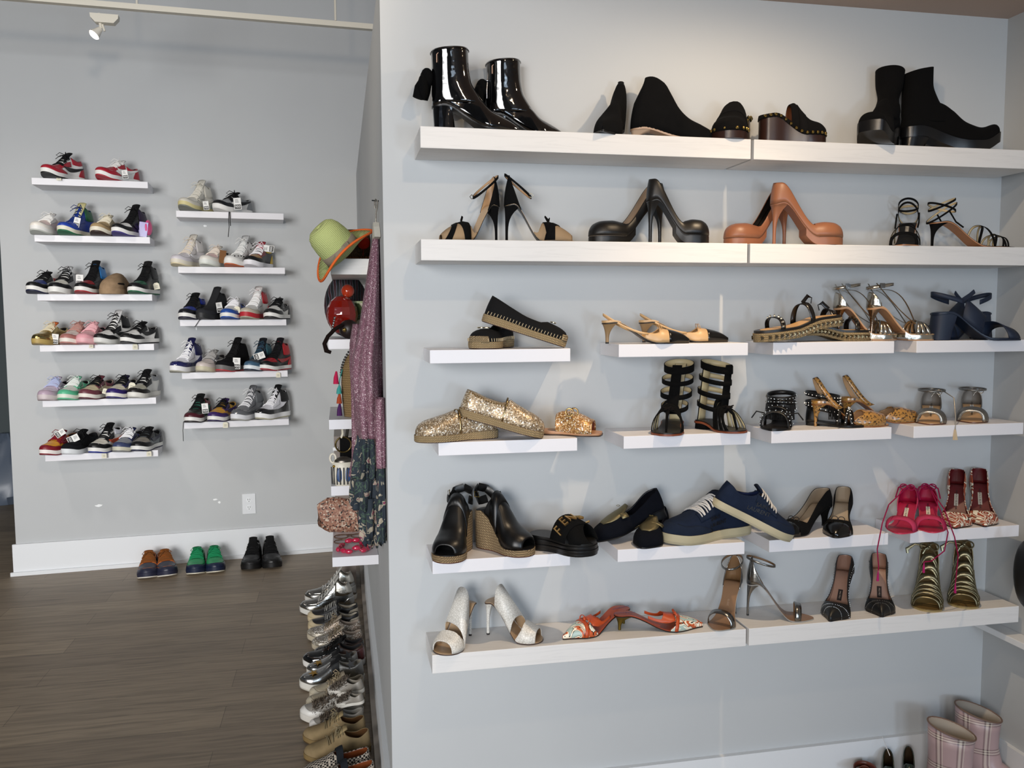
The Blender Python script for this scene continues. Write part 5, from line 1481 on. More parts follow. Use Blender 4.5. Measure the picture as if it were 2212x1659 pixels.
def pink_sandal(ML, label, laces):
    M, L = ML
    r = empty('lace_up_sandal', M, label, 'sandal')
    la = Last(L, .086, .052, .004, 'almond', [(0, .05), (.3, .05), (.55, .045), (.75, .036), (.9, .026), (1, .012)], f1=.6)
    pk, dp = mat('b83a5c', 'suede'), mat('9c1238', 'leather')
    thin_sole(la, r, 'a0123a', 'c9415a')
    heel(la, pk, r, 'kitten', .003, .17, .006, .010)
    shell(la, 'heel_counter', [pk, dp], r, [(0, .050), (.06, .046), (.14, .034), (.24, .014), (.32, .003)], u0=0, u1=.32, off=.0015, n=20)
    band(la, 'toe_band', [pk, dp], r, .80, .78, .024, off=.002)
    z0 = la.zb(0)
    pm = mat('8f1745', 'suede')
    for sd in (1, -1):
        mb = MB(); mb.tube([(.045, sd * .034, z0 + .020), (.050, sd * .026, z0 + .052), (.060, sd * .004, z0 + .064)], .0022, 6); mb.build('ankle_lace', pm, r)
    bow(r, pm, (.062, 0, z0 + .058), .020, (0, 1, 0), (0, 0, 1), r=.0018, tails=False)
    inv = M.inverted()
    for pts in laces:
        mb = MB(); mb.tube([(.062, 0, z0 + .058)] + [inv @ onY(a, b, W - c) for a, b, c in pts], .0017, 6); mb.build('long_lace', pm, r)
        a, b, c = pts[-1]; e = inv @ onY(a, b, W - c); e2 = inv @ onY(a - 1, b + 22, W - c)
        mb = MB(); mb.tube([e, (e + e2) / 2, e2], [.002, .007, .009], 8, flat=.4); mb.build('lace_tip', mat('c22a78', 'suede'), r)
    imprint(la, r, 'MANOLO BLAHNIK', .34, .0075, '15130f', bgcol='d8cdb8', bw=.011, bl=.040)
pink_sandal(R(5, 1962, .03, 1940, .185), 'fuchsia suede lace up sandal, left of the pair and leaning on it', [[(1920, 1090, .16), (1906, 1130, .185), (1895, 1186, .19), (1898, 1225, .20), (1897, 1232, .20)]])
pink_sandal(R(5, 1998, .03, 2012, .195), 'fuchsia suede lace up sandal, right of the pair beside the printed pumps', [[(2030, 1100, .19), (2048, 1150, .20), (2040, 1190, .20), (2012, 1212, .20), (1996, 1214, .20)], [(2040, 1100, .19), (2062, 1160, .20), (2070, 1200, .20), (2066, 1240, .20), (2064, 1258, .20)]])
for a, lb in (((5, 2062, .02, 2062, .168), 'tall pump with swirling red and cream print, left of the pair'), ((5, 2106, .02, 2126, .168), 'tall pump with swirling red and cream print, at the end of the row')):
    r, la = pump(R(*a), lb, .100, .004, 'point', '9a4a32', 'print', '571518', out='241512', kind='stiletto', vamp=.70, wd=.086, hb=.010, top=.050)
    imprint(la, r, 'MANOLO BLAHNIK', .36, .0075, '15130f', bgcol='b9aFa0'.lower(), bw=.011, bl=.040)
# --- lowest row ---------------------------------------------------------------------
def white_mule(ML, label):
    M, L = ML
    r = empty('mule', M, label, 'mule')
    la = Last(L, .082, .098, .004, 'round', [(0, .03), (.2, .05), (.34, .066), (.5, .066), (.66, .050), (.8, .038), (.92, .030), (1, .014)], f1=.66)
    sn, nd = mat('dcd9d2', 'snake', col2='b9b5ac'), mat('b09474', 'leather')
    thin_sole(la, r, 'b09474', '4a3a34')
    heel(la, sn, r, 'stiletto', .003, .18, .002, .008, None, mat('1c1412', 'rubber'))
    band(la, 'instep_band', [sn, nd], r, .50, .36, .046, off=.002, wd2=.058)
    shell(la, 'toe_band', [sn, nd], r, [(.60, .004), (.66, .022), (.70, .036), (.74, .2)], u0=.60, u1=.93, off=.0012)
white_mule(R(6, 1018, .045, 950, .170), 'white snakeskin open toe mule, leftmost on the lowest shelf')
white_mule(R(6, 1050, .05, 1172, .135), 'white snakeskin open toe mule with toe to the right, second on the lowest shelf')
def print_mule(ML, label):
    M, L = ML
    r = empty('kitten_mule', M, label, 'mule')
    la = Last(L, .076, .044, .004, 'point', [(0, .02), (.3, .045), (.5, .040), (.66, .034), (.8, .028), (.92, .018), (1, .006)], f1=.6)
    og = mat('b5471c', 'leather')
    thin_sole(la, r, 'a8421c', '15120f')
    shell(la, 'printed_toe', [mat('a9bdb5', 'print', col2='c05a30'), mat('c9b8a0', 'leather')], r, [(.60, .006), (.66, .022), (.70, .1)], u0=.60, off=.001)
    strip(la, 'orange_strap', og, r, [(.36, .010, .018), (.5, .016, .024), (.66, .026, .2)], off=.003)
    band(la, 'front_strap', og, r, .76, .66, .010, off=.003)
    heel(la, mat('7d6a30', 'metal', rough=.4), r, 'kitten', .003, .2, .012, .008)
    bow(r, og, la.P(.68, PI / 2, .005), .020, (0, 1, 0), (-.3, 0, 1), r=.0022, flat=.5)
    imprint(la, r, 'MANOLO BLAHNIK', .12, .007, '2b2f6a')
print_mule(R(6, 1356, .045, 1216, .135), 'orange strapped kitten mule with swirl print, toe left and behind its mate')
print_mule(R(6, 1326, .095, 1518, .125), 'orange strapped kitten mule with swirl print, toe pointing right')
def silver_stiletto(ML, label):
    M, L = ML
    r = empty('stiletto_sandal', M, label, 'sandal')
    la = Last(L, .078, .100, .004, 'almond', [(0, .088), (.1, .07), (.3, .05), (.6, .045), (.8, .036), (1, .012)], f1=.66)
    sv, nd = mat('8c8a86', 'metal'), mat('7a5c3e', 'leather')
    thin_sole(la, r, '85654a', '9a9894')
    heel(la, sv, r, 'stiletto', .003, .18, .0, .0065, None, mat('141414', 'rubber'))
    shell(la, 'heel_counter', [sv, nd], r, [(0, .080), (.05, .066), (.11, .038), (.2, .010), (.26, .002)], u0=0, u1=.26, off=.0015, n=20)
    band(la, 'toe_strap', [sv, nd], r, .78, .74, .018, off=.002)
    z0 = la.zb(0)
    loop(r, 'ankle_strap', [sv, nd], .038, z0 + .066, .042, .030, .006, tilt=-.012)
    imprint(la, r, 'ELSEE', .40, .008, 'a98d74')
    la3 = Last(L, .072, .100, .005, 'almond', la.H, f1=.66)
silver_stiletto(R(6, 1588, .04, 1546, .165), 'metallic grey stiletto sandal facing the viewer, left of its pair')
silver_stiletto(R(6, 1612, .065, 1757, .135), 'metallic grey stiletto sandal in profile, toe pointing right')
for a, lb in (((6, 1826, .035, 1792, .165), 'black pointed stud trimmed pump turned slightly left'), ((6, 1892, .035, 1904, .165), 'black pointed stud trimmed pump facing straight ahead under a pink lace tip')):
    r, la = pump(R(*a), lb, .104, .004, 'point', '0a0a0a', 'leather', '8f6e5e', out='0d0c0c', kind='stiletto', vamp=.66, wd=.082, hb=.009, top=.050)
    mb = MB()
    for i in range(26):
        t = i / 25
        mb.ball(la.P(.72 + .05 * math.sin(PI * t), PI * t, .0025), .0013, 6, 4); mb.ball(la.P(.84, PI * t, .0025), .0011, 6, 4)
        a_ = la.ang(t * .6, .022); mb.ball(la.P(t * .6, a_, .003), .0012, 6, 4); mb.ball(la.P(t * .6, PI - a_, .003), .0012, 6, 4)
    mb.build('tiny_studs', mat('c8c4bc', 'metal'), r)
    imprint(la, r, 'MIU MIU', .42, .006, '201a18', bgcol='2a2220', bw=.013, bl=.034)
    imprint(la, r, 'MIU MIU', .42, .006, '9a8878', off=.0018)
def gold_lace(ML, label):
    M, L = ML
    r = empty('gold_lace_up_heel', M, label, 'sandal')
    la = Last(L, .082, .085, .006, 'round', [(0, .10), (.2, .105), (.38, .095), (.52, .075), (.66, .052), (.8, .036), (.92, .028), (1, .014)], f1=.64)
    gd = mat('8a8268', 'metal', rough=.35)
    thin_sole(la, r, '6a5530', '8f7c50', t=.007, out=.002)
    heel(la, gd, r, 'stiletto', .003, .17, .004, .008)
    shell(la, 'heel_counter', [gd, mat('5a4628', 'leather')], r, [(0, .095), (.08, .088), (.16, .06), (.24, .02)], u0=0, u1=.24, off=.001)
    band(la, 'toe_strap', [gd, gd], r, .88, .86, .008, off=.002)
    us = [.84, .76, .68, .60, .52, .44, .36]
    for i in range(len(us) - 1):
        band(la, 'crossed_lace', gd, r, us[i], us[i + 1] , .006, off=.003, lift=.004)
        band(la, 'crossed_lace', gd, r, us[i + 1], us[i], .006, off=.004, lift=.005)
    for sd in (1, -1):
        mb = MB(); mb.tube([la.P(u, PI / 2 + sd * (PI / 2 - .35), .003) for u in [.86 - .5 * k / 14 for k in range(15)]], .003, 6); mb.build('side_cord', gd, r)
    q = random.Random(int(L * 1e5))
    z0 = la.zb(0)
    bow(r, gd, (L * .3, .0, z0 + .085), .026, (0, 1, 0), (-.3, 0, 1), r=.0026)
    mb = MB(); mb.tube([(L * .3, -.01, z0 + .085), (L * .28, -.04, z0 + .088), (L * .3, -.062, z0 + .070), (L * .32, -.060, z0 + .058)], [.003, .003, .006, .004], 6); mb.build('knotted_lace_end', gd, r)
gold_lace(R(6, 2002, .035, 2000, .150), 'gold lace up heel with knotted cords, left of the pair')
gold_lace(R(6, 2074, .035, 2080, .150), 'gold lace up heel with knotted cords, rightmost on the lowest shelf')
# --- floor in the right corner ---------------------------------------------------------
def rain_boot(x, y, label, yaw):
    M = Matrix.Translation((x, y, FLOOR + .0004)) @ Matrix.Rotation(yaw, 4, 'Z')
    r = empty('rain_boot', M, label, 'boot')
    pl, ins = mat('a78f90', 'plaid', col2='5d4a4c'), mat('9a9288', 'rubber')
    rings = []
    for z, xf, xb, w in ((.03, .19, -.07, .044), (.06, .185, -.072, .045), (.09, .12, -.070, .043), (.12, .070, -.064, .040), (.17, .058, -.062, .041), (.22, .060, -.064, .044), (.268, .064, -.066, .047)):
        rings.append([Vector((.5 * (xf + xb) + .5 * (xf - xb) * math.cos(t), w * math.sin(t), z + (-.014 * math.cos(t) if z > .25 else 0))) for t in [k * PI / 16 for k in range(32)]])
    mb = MB(); mb.grid(rings, True); mb.build('shaft', [pl, ins], r, solid=.004, lining=True)
    mb = MB(); mb.tube(rings[-1] + [rings[-1][0]], .0028, 6, cap=False); mb.build('top_binding', mat('6a5548', 'rubber'), r)
    mb = MB(); mb.loft([[p + Vector((0, 0, dz)) for p in rings[0]] for dz in (-.03, .002)]); mb.build('rubber_sole', mat('4a4040', 'rubber'), r, sharp=30)
p = onY(2056, 1580, W - .185); q_ = onY(2112, 1580, W - .105)
rain_boot(p.x, p.y, 'pink tartan rain boot in the right corner, left one of its pair', -.8)
rain_boot(q_.x, q_.y, 'pink tartan rain boot on the floor closest to the right side wall', -.8)
def cor(px, py, d): return onY(px, py, W - d)
for px, lb, dd in ((1918, 'dark green leather shoe with white string on the floor beside the rain boots', .03), (1962, 'dark green leather shoe with black tongue on the floor against the rain boot', .03)):
    H = cor(px, 1620, dd); T = cor(px + 8, 1659, dd + .20); H.z = FLOOR + .0004; T.z = H.z
    r = empty('heeled_shoe', frame(H, T), lb, 'shoe')
    L = (T - H).length; la = Last(L, .054, .075, .006, 'almond', [(0, .07), (.2, .07), (.4, .085), (.55, .07), (.8, .045), (1, .015)], f1=.62)
    thin_sole(la, r, '6d7683', '141a14'); heel(la, mat('10130f', 'leather'), r, 'cone', .003, .2, .004, .02)
    shell(la, 'upper', [mat('1e2a22', 'leather', rough=.25), mat('3a2c1c', 'leather')], r, [(0, .065), (.1, .055), (.25, .04), (.36, .08), (.42, .2)], off=.001)
    if px < 1940:
        inv = frame(H, T).inverted(); string(r, [cor(1906, 1592, .03), cor(1914, 1612, .06), cor(1922, 1632, .09)], inv, 'e6e6e6', .0012)
H, T = cor(1868, 1640, .05), cor(1876, 1659, .23); H.z = T.z = FLOOR + .0004
M_ = frame(H, T); r = empty('brown_sandal', M_, 'brown leather sandal at the bottom edge, left of the dark green shoes', 'sandal')
L = (T - H).length; la = Last(L, .08, .05, .006, 'round', f1=.6); thin_sole(la, r, '7a4a30', '3a2014'); heel(la, mat('4a2a1c', 'leather'), r, 'block', .003, .2, 0, .04, .04)
shell(la, 'heel_counter', [mat('5a2a1c', 'leather'), mat('6a4030', 'leather')], r, [(0, .075), (.06, .06), (.14, .03), (.22, .004)], u0=0, u1=.22, off=.001)
loop(r, 'ankle_strap', mat('5a2a1c', 'leather'), .04, la.zb(0) + .055, .045, .034, .018, tilt=0); band(la, 'toe_strap', mat('5a2a1c', 'leather'), r, .76, .76, .03, off=.002)
mb = MB(); mb.box(.06, .075, -.036, .036, la.zb(0) + .045, la.zb(0) + .060); mb.build('white_band', mat('b9c0c4', 'rubber'), r, smooth=False)
# shelf and bag on the right side wall, cut by the frame
def side_shelf():
    z = onX(2170, 1362, XR - .03)[2]
    o = box_obj('ribbed_wall_shelf', XR - .055, XR - .0005, 1.45, W - .02, z - .02, z, white_trim, None, bevel=.002)
    tag(o, 'white shelf on the right side wall, half hidden under the lowest shoe shelf', 'shelf')
side_shelf()
def edge_bag():
    c = onY(2221, 1240, 2.02)
    r = empty('hanging_bag', Matrix.Translation(c), 'black bag hanging on the right side wall, only its rounded edge in view', 'bag')
    mb = MB(); mb.ball((0, 0, 0), .10, 20, 14, 0, (.22, .5, 1.0)); mb.build('bag_body', mat('0b0b0c', 'leather'), r)
    mb = MB(); mb.tube([(0, -.02, .09), (.02, -.02, .2), (XR - c.x - .003, 0, .28)], .004, 6); mb.build('strap', mat('0b0b0c', 'leather'), r)
edge_bag()
# ================================================================== shelves and goods on the side of the partition
XS = XP - .0005
def pshelf(px, py, Y, ln, th, label, m):
    p = onY(px, py, Y)
    o = box_obj('wall_shelf', p.x, XS, Y, Y + ln, p.z - th, p.z, m, None, bevel=.0012)
    tag(o, label, 'shelf', 'shelves on the side of the partition'); return p.z, p.x
Z1, X1 = pshelf(713.8, 558.2, 2.85, .885, .052, 'white wood grain shelf end under the green straw hat', shelf_mat)
Z2, X2 = pshelf(708.6, 733.2, 3.0, .50, .0345, 'white shelf end carrying the red beaded bag and turban', lam_mat)
Z3, X3 = pshelf(710.4, 907, 3.0, .44, .0345, 'white shelf end under the straw tote bag', lam_mat)
Z4, X4 = pshelf(715, 1050.7, 3.0, .40, .0345, 'white shelf end above the pebble patterned clutch', lam_mat)
Z5, X5 = pshelf(717.8, 1204.5, 3.0, .44, .0345, 'white shelf end holding the pink bead necklace, lowest beside the partition', lam_mat)
def P2(px, py, Y): return onY(px, py, Y)
# green straw fedora
def hat():
    c = P2(742, 547, 2.86)
    xa = (P2(800, 472, 2.86) - P2(682, 588, 2.86)).normalized()     # brim axis, rising to the right
    nrm = Vector((-xa.z, -.25, xa.x)).normalized() * 1.0
    if nrm.z < 0: nrm = -nrm
    ya = nrm.cross(xa).normalized(); nrm = xa.cross(ya).normalized()
    M = Matrix(((xa[0], ya[0], nrm[0], c[0]), (xa[1], ya[1], nrm[1], c[1]), (xa[2], ya[2], nrm[2], c[2]), (0, 0, 0, 1)))
    r = empty('straw_hat', M, 'lime green straw fedora with taupe band and orange brim edge', 'hat')
    st = mat('b8c284', 'weave', col2='98a468')
    def ring(rx, ry, z, n=40, f=None):
        return [Vector((rx * math.cos(t), ry * math.sin(t), z + (f(t) if f else 0))) for t in [k * 2 * PI / n for k in range(n)]]
    brim = lambda a: (lambda t: a * (abs(math.sin(t)) ** 2 * .030 - .012 * math.cos(t) ** 2))
    mb = MB(); mb.grid([ring(.066, .080, 0), ring(.086, .100, .000, f=brim(.4)), ring(.118, .132, .000, f=brim(1))], True)
    mb.build('brim', [st, st], r, solid=.002)
    rr = ring(.119, .133, .001, f=brim(1))
    mb = MB(); mb.tube(rr + [rr[0]], .0042, 6, cap=False); mb.build('brim_edging', mat('d9652a', 'cloth'), r)
    dent = lambda t: -.020 * math.exp(-((math.sin(t)) / .35) ** 2) * (1)
    mb = MB(); mb.grid([ring(.066, .080, 0), ring(.065, .078, .03), ring(.063, .075, .06), ring(.059, .069, .085), ring(.051, .058, .104), ring(.038, .042, .115), ring(.020, .024, .116), ring(.005, .006, .113)], True)
    mb.build('crown', [st, st], r, solid=.002)
    mb = MB(); mb.grid([ring(.0675, .0815, .002), ring(.0665, .080, .018), ring(.0655, .079, .034)], True); mb.build('hat_band', mat('83786a', 'cloth'), r, solid=.0015)
    mb = MB(); mb.add([(-.045, -.0665, .006), (.025, -.080, .002), (.03, -.080, .036), (-.02, -.0745, .034), (-.05, -.066, .020)], [(0, 1, 2, 3, 4)]); mb.build('band_bow', mat('7d7264', 'cloth'), r, smooth=False, solid=.003)
hat()
def basket():
    c = Vector((.055, 3.08, Z1)); r = empty('woven_basket', Matrix.Translation(c + Vector((0, 0, .0004))), 'brown and black woven basket with a red pompom behind the green hat', 'basket')
    rings = [[Vector((rx * math.cos(t), ry * math.sin(t), z)) for t in [k * PI / 14 for k in range(28)]] for rx, ry, z in ((.050, .07, 0), (.056, .08, .03), (.058, .085, .08), (.054, .08, .11))]
    mb = MB(); mb.grid(rings, True); mb.add(rings[0], [tuple(range(28))]); mb.build('basket_body', mat('7a5430', 'weave', col2='17110d'), r, solid=.003)
    mb = MB()
    for k in range(12): mb.tube([(-.054 + .009 * k, -.082, .006), (-.050 + .009 * k, -.086, .016)], .004, 6)
    mb.build('raffia_binding', mat('9a5c30', 'rope', col2='5a3018'), r)
    mb = MB(); mb.ball((.030, -.105, .062), .022, 14, 9); mb.tube([(.03, -.105, .06), (.028, -.09, .02)], .001, 5); mb.build('red_pompom', mat('c02c1c', 'suede'), r)
basket()
# shelf 2
def turban():
    r = empty('patterned_headscarf', Matrix.Translation((.035, 3.27, Z2 + .0004)), 'black headscarf bag with blue and red stripes behind the red beaded bag', 'bag')
    mb = MB(); mb.ball((-.01, 0, .120), .082, 24, 14, 0, (1., .8, 1.45)); mb.build('wrapped_cloth', mat('0e0e12', 'stripes', col2='5b7482'), r)
turban()
def red_bag():
    r = empty('beaded_bag', Matrix.Translation((.008, 3.12, Z2 + .0004)), 'glossy dark red beaded bag with an amber bead on top', 'bag')
    mb = MB(); q = random.Random(11)
    for k in range(16):
        th = k * 2 * PI / 16
    mb.ball((0, 0, .085), .056, 12, 8, 0, (1.0, .7, 1.25)); mb.build('faceted_body', mat('74140c', 'patent'), r, smooth=False)
    mb = MB(); mb.ball((.022, -.01, .170), .024, 14, 10); mb.build('amber_bead', mat('b03414', 'patent'), r)
    mb = MB(); mb.tube([(.022, -.01, .15), (.016, -.006, .14), (.01, 0, .13)], .012, 8); mb.build('bead_neck', mat('5a1008', 'patent'), r)
red_bag()
def dark_pouch():
    r = empty('dark_pouch', Matrix.Translation((.018, 3.045, Z2 + .0004)), 'small dark brown pouch with chain handle spilling over the shelf edge', 'bag')
    mb = MB(); mb.ball((.012, 0, .034), .034, 14, 8, 0, (1.0, .9, 1.0)); mb.build('pouch_body', mat('1a0e0c', 'leather'), r)
    mb = MB(); mb.tube([(-.01, -.03, .05), (-.035, -.04, .035), (-.060, -.045, .01), (-.072, -.047, -.015), (-.066, -.047, -.04), (-.05, -.047, -.046)], [.006, .007, .007, .008, .009, .006], 8); mb.build('drawn_strap', mat('160c0a', 'suede'), r)
    mb = MB(); mb.ball((-.003, -.03, .032), .008, 8, 6); mb.build('gold_clasp', mat('b8a060', 'metal'), r)
    mb = MB()
    for k in range(7): mb.ball((-.048 + .002 * k, -.01, .02 + .009 * k), .004, 6, 4, 0, (1, .5, 1.3))
    mb.build('chain', mat('8d8d8c', 'metal'), r)
dark_pouch()
mb = MB(); mb.box(.048, XS - .01, 3.16, 3.175, Z2 + .0004, Z2 + .135); o = mb.build('picture_frame', mat('7c8266', 'metal', rough=.4), None, smooth=False)
tag(o, 'small green and silver picture frame on the shelf beside the red bag', 'frame')
mb = MB(); mb.box(.054, XS - .016, 3.157, 3.161, Z2 + .008, Z2 + .127); mb.build('picture', mat('3d4a2c', 'floral', col2='c8ccb8'), o, smooth=False)
# shelf 3: straw tote with tassels
def tote():
    r = empty('straw_tote', Matrix.Translation((.060, 3.10, Z3 + .0004)), 'tan straw tote bag with black trim standing behind the purple sweater', 'bag')
    rows = []
    for z, x0 in ((0, -.052), (.06, -.058), (.12, -.060), (.17, -.056), (.21, -.042), (.245, -.015)):
        rows.append([Vector((x0 + .0 + (XS - .060 - x0) * (.5 - .5 * math.cos(t)) , .050 * math.sin(t) * (1 if z < .2 else .6), z)) for t in [k * PI / 12 for k in range(24)]])
    mb = MB(); mb.loft(rows); mb.build('tote_body', mat('a08458', 'rope', col2='6b5434', scale=.7), r)
    mb = MB()
    for k in range(12):
        t = k / 11; mb.ball((-.060 + .042 * t ** 2, -.012, .15 + .10 * t), .0045, 6, 4)
    mb.build('beaded_edge', mat('15110f', 'leather'), r)
    for z, c, h in ((.120, 'b8204c', .045), (.085, '3f9a94', .03), (.050, 'a8482a', .035), (.006, '4a2358', .046)):
        mb = MB(); mb.tube([(-.076 + .010 * (z < .1), -.035, z + h), (-.078 + .010 * (z < .1), -.036, z + h * .5), (-.078 + .010 * (z < .1), -.036, z)], [.003, .008, .010], 8)
        mb.build('tassel', mat(c, 'cloth'), r)
    mb = MB(); mb.tube([(-.055, -.02, .17), (-.064, -.03, .14), (-.070, -.034, .10), (-.072, -.034, .05)], .002, 5); mb.build('tassel_cord', mat('3c8f88', 'cloth'), r)
tote()
# goods above shelf 4
def mug_bag():
    c = P2(742, 1003, 3.02)
    M = Matrix.Translation((c.x, c.y, Z4 + .0004)); r = empty('patterned_purse', M, 'round white purse with blue and black stripes and gold studs', 'bag')
    hgt = .085
    rg = [[Vector((rx * math.cos(t), rx * .75 * math.sin(t), z)) for t in [k * PI / 14 for k in range(28)]] for rx, z in ((.030, 0), (.038, .010), (.041, .04), (.039, .075), (.034, .083))]
    mb = MB(); mb.loft(rg); mb.build('purse_body', mat('d8d2c2', 'leather'), r)
    mb = MB()
    for k in range(11):
        a = PI * 1.02 + PI * .96 * k / 10
        rr = .0425
        mb.tube([(rr * math.cos(a) * .98, rr * .76 * math.sin(a), .006), (rr * math.cos(a) * 1.0, rr * .77 * math.sin(a), .035), (rr * math.cos(a) * (.9 if k % 2 else 1.0), rr * .77 * math.sin(a), .066)], .0022, 5)
    mb.build('black_stripes', mat('15161a', 'leather'), r)
    mb = MB()
    for a in (1.38, 1.62):
        a *= PI; mb.ball((.038 * math.cos(a), .030 * math.sin(a), .04), .012, 8, 6, 0, (.9, .3, 2.2))
    mb.build('blue_panels', mat('35507c', 'leather'), r)
    mb = MB()
    for a in (1.2, 1.75): mb.ball((.041 * math.cos(a * PI), .032 * math.sin(a * PI), .070), .005, 8, 5)
    mb.build('gold_studs', mat('b8953a', 'metal'), r)
    mb = MB(); mb.tube([(-.036 + .010 * math.cos(t), 0, .096 + .016 * math.sin(t)) for t in [k * 2 * PI / 14 for k in range(15)]], .004, 6); mb.build('handle', mat('ddd6c6', 'leather'), r)
    mb = MB(); mb.ball((0, 0, .083), .033, 16, 8, 0, (1, .72, .55)); mb.build('lid', mat('77716a', 'metal', rough=.4), r)
mug_bag()
def black_purse():
    r = empty('black_purse', Matrix.Translation((.035, 3.17, Z4 + .0004)), 'black purse with a round brass ring handle behind the striped purse', 'bag')
    mb = MB(); mb.loft([[Vector((x, y, z)) for x, y in ((-.045, -.02), (.05, -.02), (.05, .02), (-.045, .02))] for z in (0, .145)]); mb.build('purse_body', mat('100f10', 'suede'), r, smooth=False)
    mb = MB(); c = Vector((-.032, -.028, .125)); mb.tube([c + Vector((.028 * math.cos(t), 0, .028 * math.sin(t))) for t in [k * 2 * PI / 24 for k in range(25)]], .0032, 8); mb.build('ring_handle', mat('8d7a4e', 'metal'), r)
    mb = MB(); mb.tube([(-.048, -.026, .205), (-.035, -.03, .185), (-.034, -.03, .165), (-.04, -.03, .150)], .004, 6, flat=.4); mb.build('cream_strap', mat('c9c2ae', 'leather'), r)
    mb = MB(); mb.tube([(-.02, -.0, .145), (-.015, 0, .18), (.01, 0, .195), (.03, 0, .145)], .006, 8); mb.build('top_handle', mat('2f2b24', 'leather'), r)
black_purse()
def clutch():
    r = empty('pebble_clutch', Matrix.Translation((.020, 3.36, Z5 + .0004)), 'pink and brown pebble patterned rolled clutch at the back of the lowest side shelf', 'bag')
    rows = []
    for k in range(13):
        x = -.115 + .21 * k / 12
        rr = .040 * (.55 + .45 * min(1, math.sin(PI * (k + .8) / 13.6) * 1.6))
        rows.append([Vector((x + .008 * math.sin(2 * t), rr * .75 * math.cos(t), .075 + (rr * 1.75 + .004 * math.sin(3 * t + k)) * math.sin(t) - .010 * math.sin(PI * k / 12))) for t in [j * PI / 9 for j in range(18)]])
    mb = MB(); mb.loft(rows); mb.build('clutch_body', mat('8a5a48', 'pebble', col2='a8806a'), r)
clutch()
def necklace():
    c = Vector((.045, 3.085, Z5)); r = empty('bead_necklace', Matrix.Translation(c), 'bright pink chunky bead necklace coiled on the lowest side shelf', 'necklace')
    pts = []
    mb_m = mat('b81f44', 'patent')
    for k in range(13):
        t = 2 * PI * k / 13
        rx, ry = .060 if k % 2 else .052, .055
        p = Vector((rx * math.cos(t) - .01, ry * math.sin(t), .0095 + (.012 if k in (3, 4, 10) else 0)))
        mb = MB(); X = Matrix.Rotation(t + PI / 2 + .2 * math.sin(5 * t), 4, 'Z'); mb.ball(p, .0092, 12, 8, 0, (1.75, 1, 1), X)
        mb.build('bead', mb_m, r)
    for x, y, a in ((.0, .0, .8), (.03, .01, -.5), (.02, -.03, .3)):
        mb = MB(); mb.ball((x, y, .0095), .0092, 12, 8, 0, (1.75, 1, 1), Matrix.Rotation(a, 4, 'Z')); mb.build('bead', mb_m, r)
necklace()
for dy, lb in ((.0, 'clear amber glasses lying on the lowest side shelf behind the pink beads, nearer pair'), (.075, 'clear amber glasses lying on the lowest side shelf behind the pink beads, further pair')):
    c = Vector((.020, 3.19 + dy, Z5)); r = empty('glasses', Matrix.Translation(c), lb, 'glasses')
    for x in (-.032, .032):
        mb = MB(); rg = [(x + .026 * math.cos(t), .014 * math.sin(t), .006 + .004 * math.sin(t)) for t in [k * 2 * PI / 20 for k in range(21)]]
        mb.tube(rg, .0022, 6); mb.build('lens_rim', mat('a98c78', 'glass'), r)
    mb = MB(); mb.tube([(-.007, 0, .006), (.007, 0, .006)], .002, 6); mb.build('bridge', mat('a98c78', 'glass'), r)
    for s_ in (-1, 1):
        mb = MB(); mb.tube([(s_ * .057, 0, .006), (s_ * .052, .03, .004), (s_ * -.02, .034, .003)], .002, 6); mb.build('temple', mat('a98c78', 'glass'), r)
# slim taupe cabinet deeper along the partition
tp = mat('7d736c', 'leather')
a_ = P2(721, 943, 4.65)
cb = box_obj('display_cabinet', a_.x, a_.x + .105, 4.65, 4.95, FLOOR + .0003, a_.z, tp, None)
tag(cb, 'tall taupe cabinet against the partition behind the side shelves', 'cabinet')
for py in (969, 1007):
    p = P2(724, py, 4.65); mb = MB(); mb.box(p.x - .012, p.x + .014, 4.635, 4.6505, p.z - .009, p.z + .009); mb.build('hinge', white_trim, cb, smooth=False)
# hanger with purple sweater and floral dress
def drape(name, m, rings, par, amp=.010, nf=7, seed=1, n=72, solid=.003, ph=0.0, bot=0.0):
    """closed folded cloth; rings = (z, x0, x1, yc, ry)"""
    rows = []
    q = random.Random(seed); p1, p2 = q.uniform(0, 6), q.uniform(0, 6)
    K = len(rings) * 5
    for i in range(K + 1):
        t = i / K * (len(rings) - 1); a = min(int(t), len(rings) - 2); f = t - a
        f = f * f * (3 - 2 * f) * .5 + f * .5
        z, x0, x1, yc, ry = [rings[a][j] + (rings[a + 1][j] - rings[a][j]) * f for j in range(5)]
        row = []
        for k in range(n):
            th = 2 * PI * k / n
            am = amp * min(1, .15 + 1.2 * i / K)
            w = am * (math.sin(nf * th + p1 + 1.1 * math.sin(i * .16 + p2) + ph * z) + .5 * math.sin((2 * nf + 1) * th + p2 + i * .05))
            cx_, rx = .5 * (x0 + x1), .5 * (x1 - x0)
            x = cx_ + (rx + w * .8) * math.cos(th); x = min(x, XS - .002)
            row.append(Vector((x, yc + (ry + w * 1.3) * math.sin(th), z + bot * (i == K) * math.sin(9 * th))))
        rows.append(row)
    mb = MB(); mb.grid(rows, True)
    return mb.build(name, m, par, solid=solid, sharp=80)
def px2(px, py, Y):
    p = onY(px, py, Y); return p.x, p.z
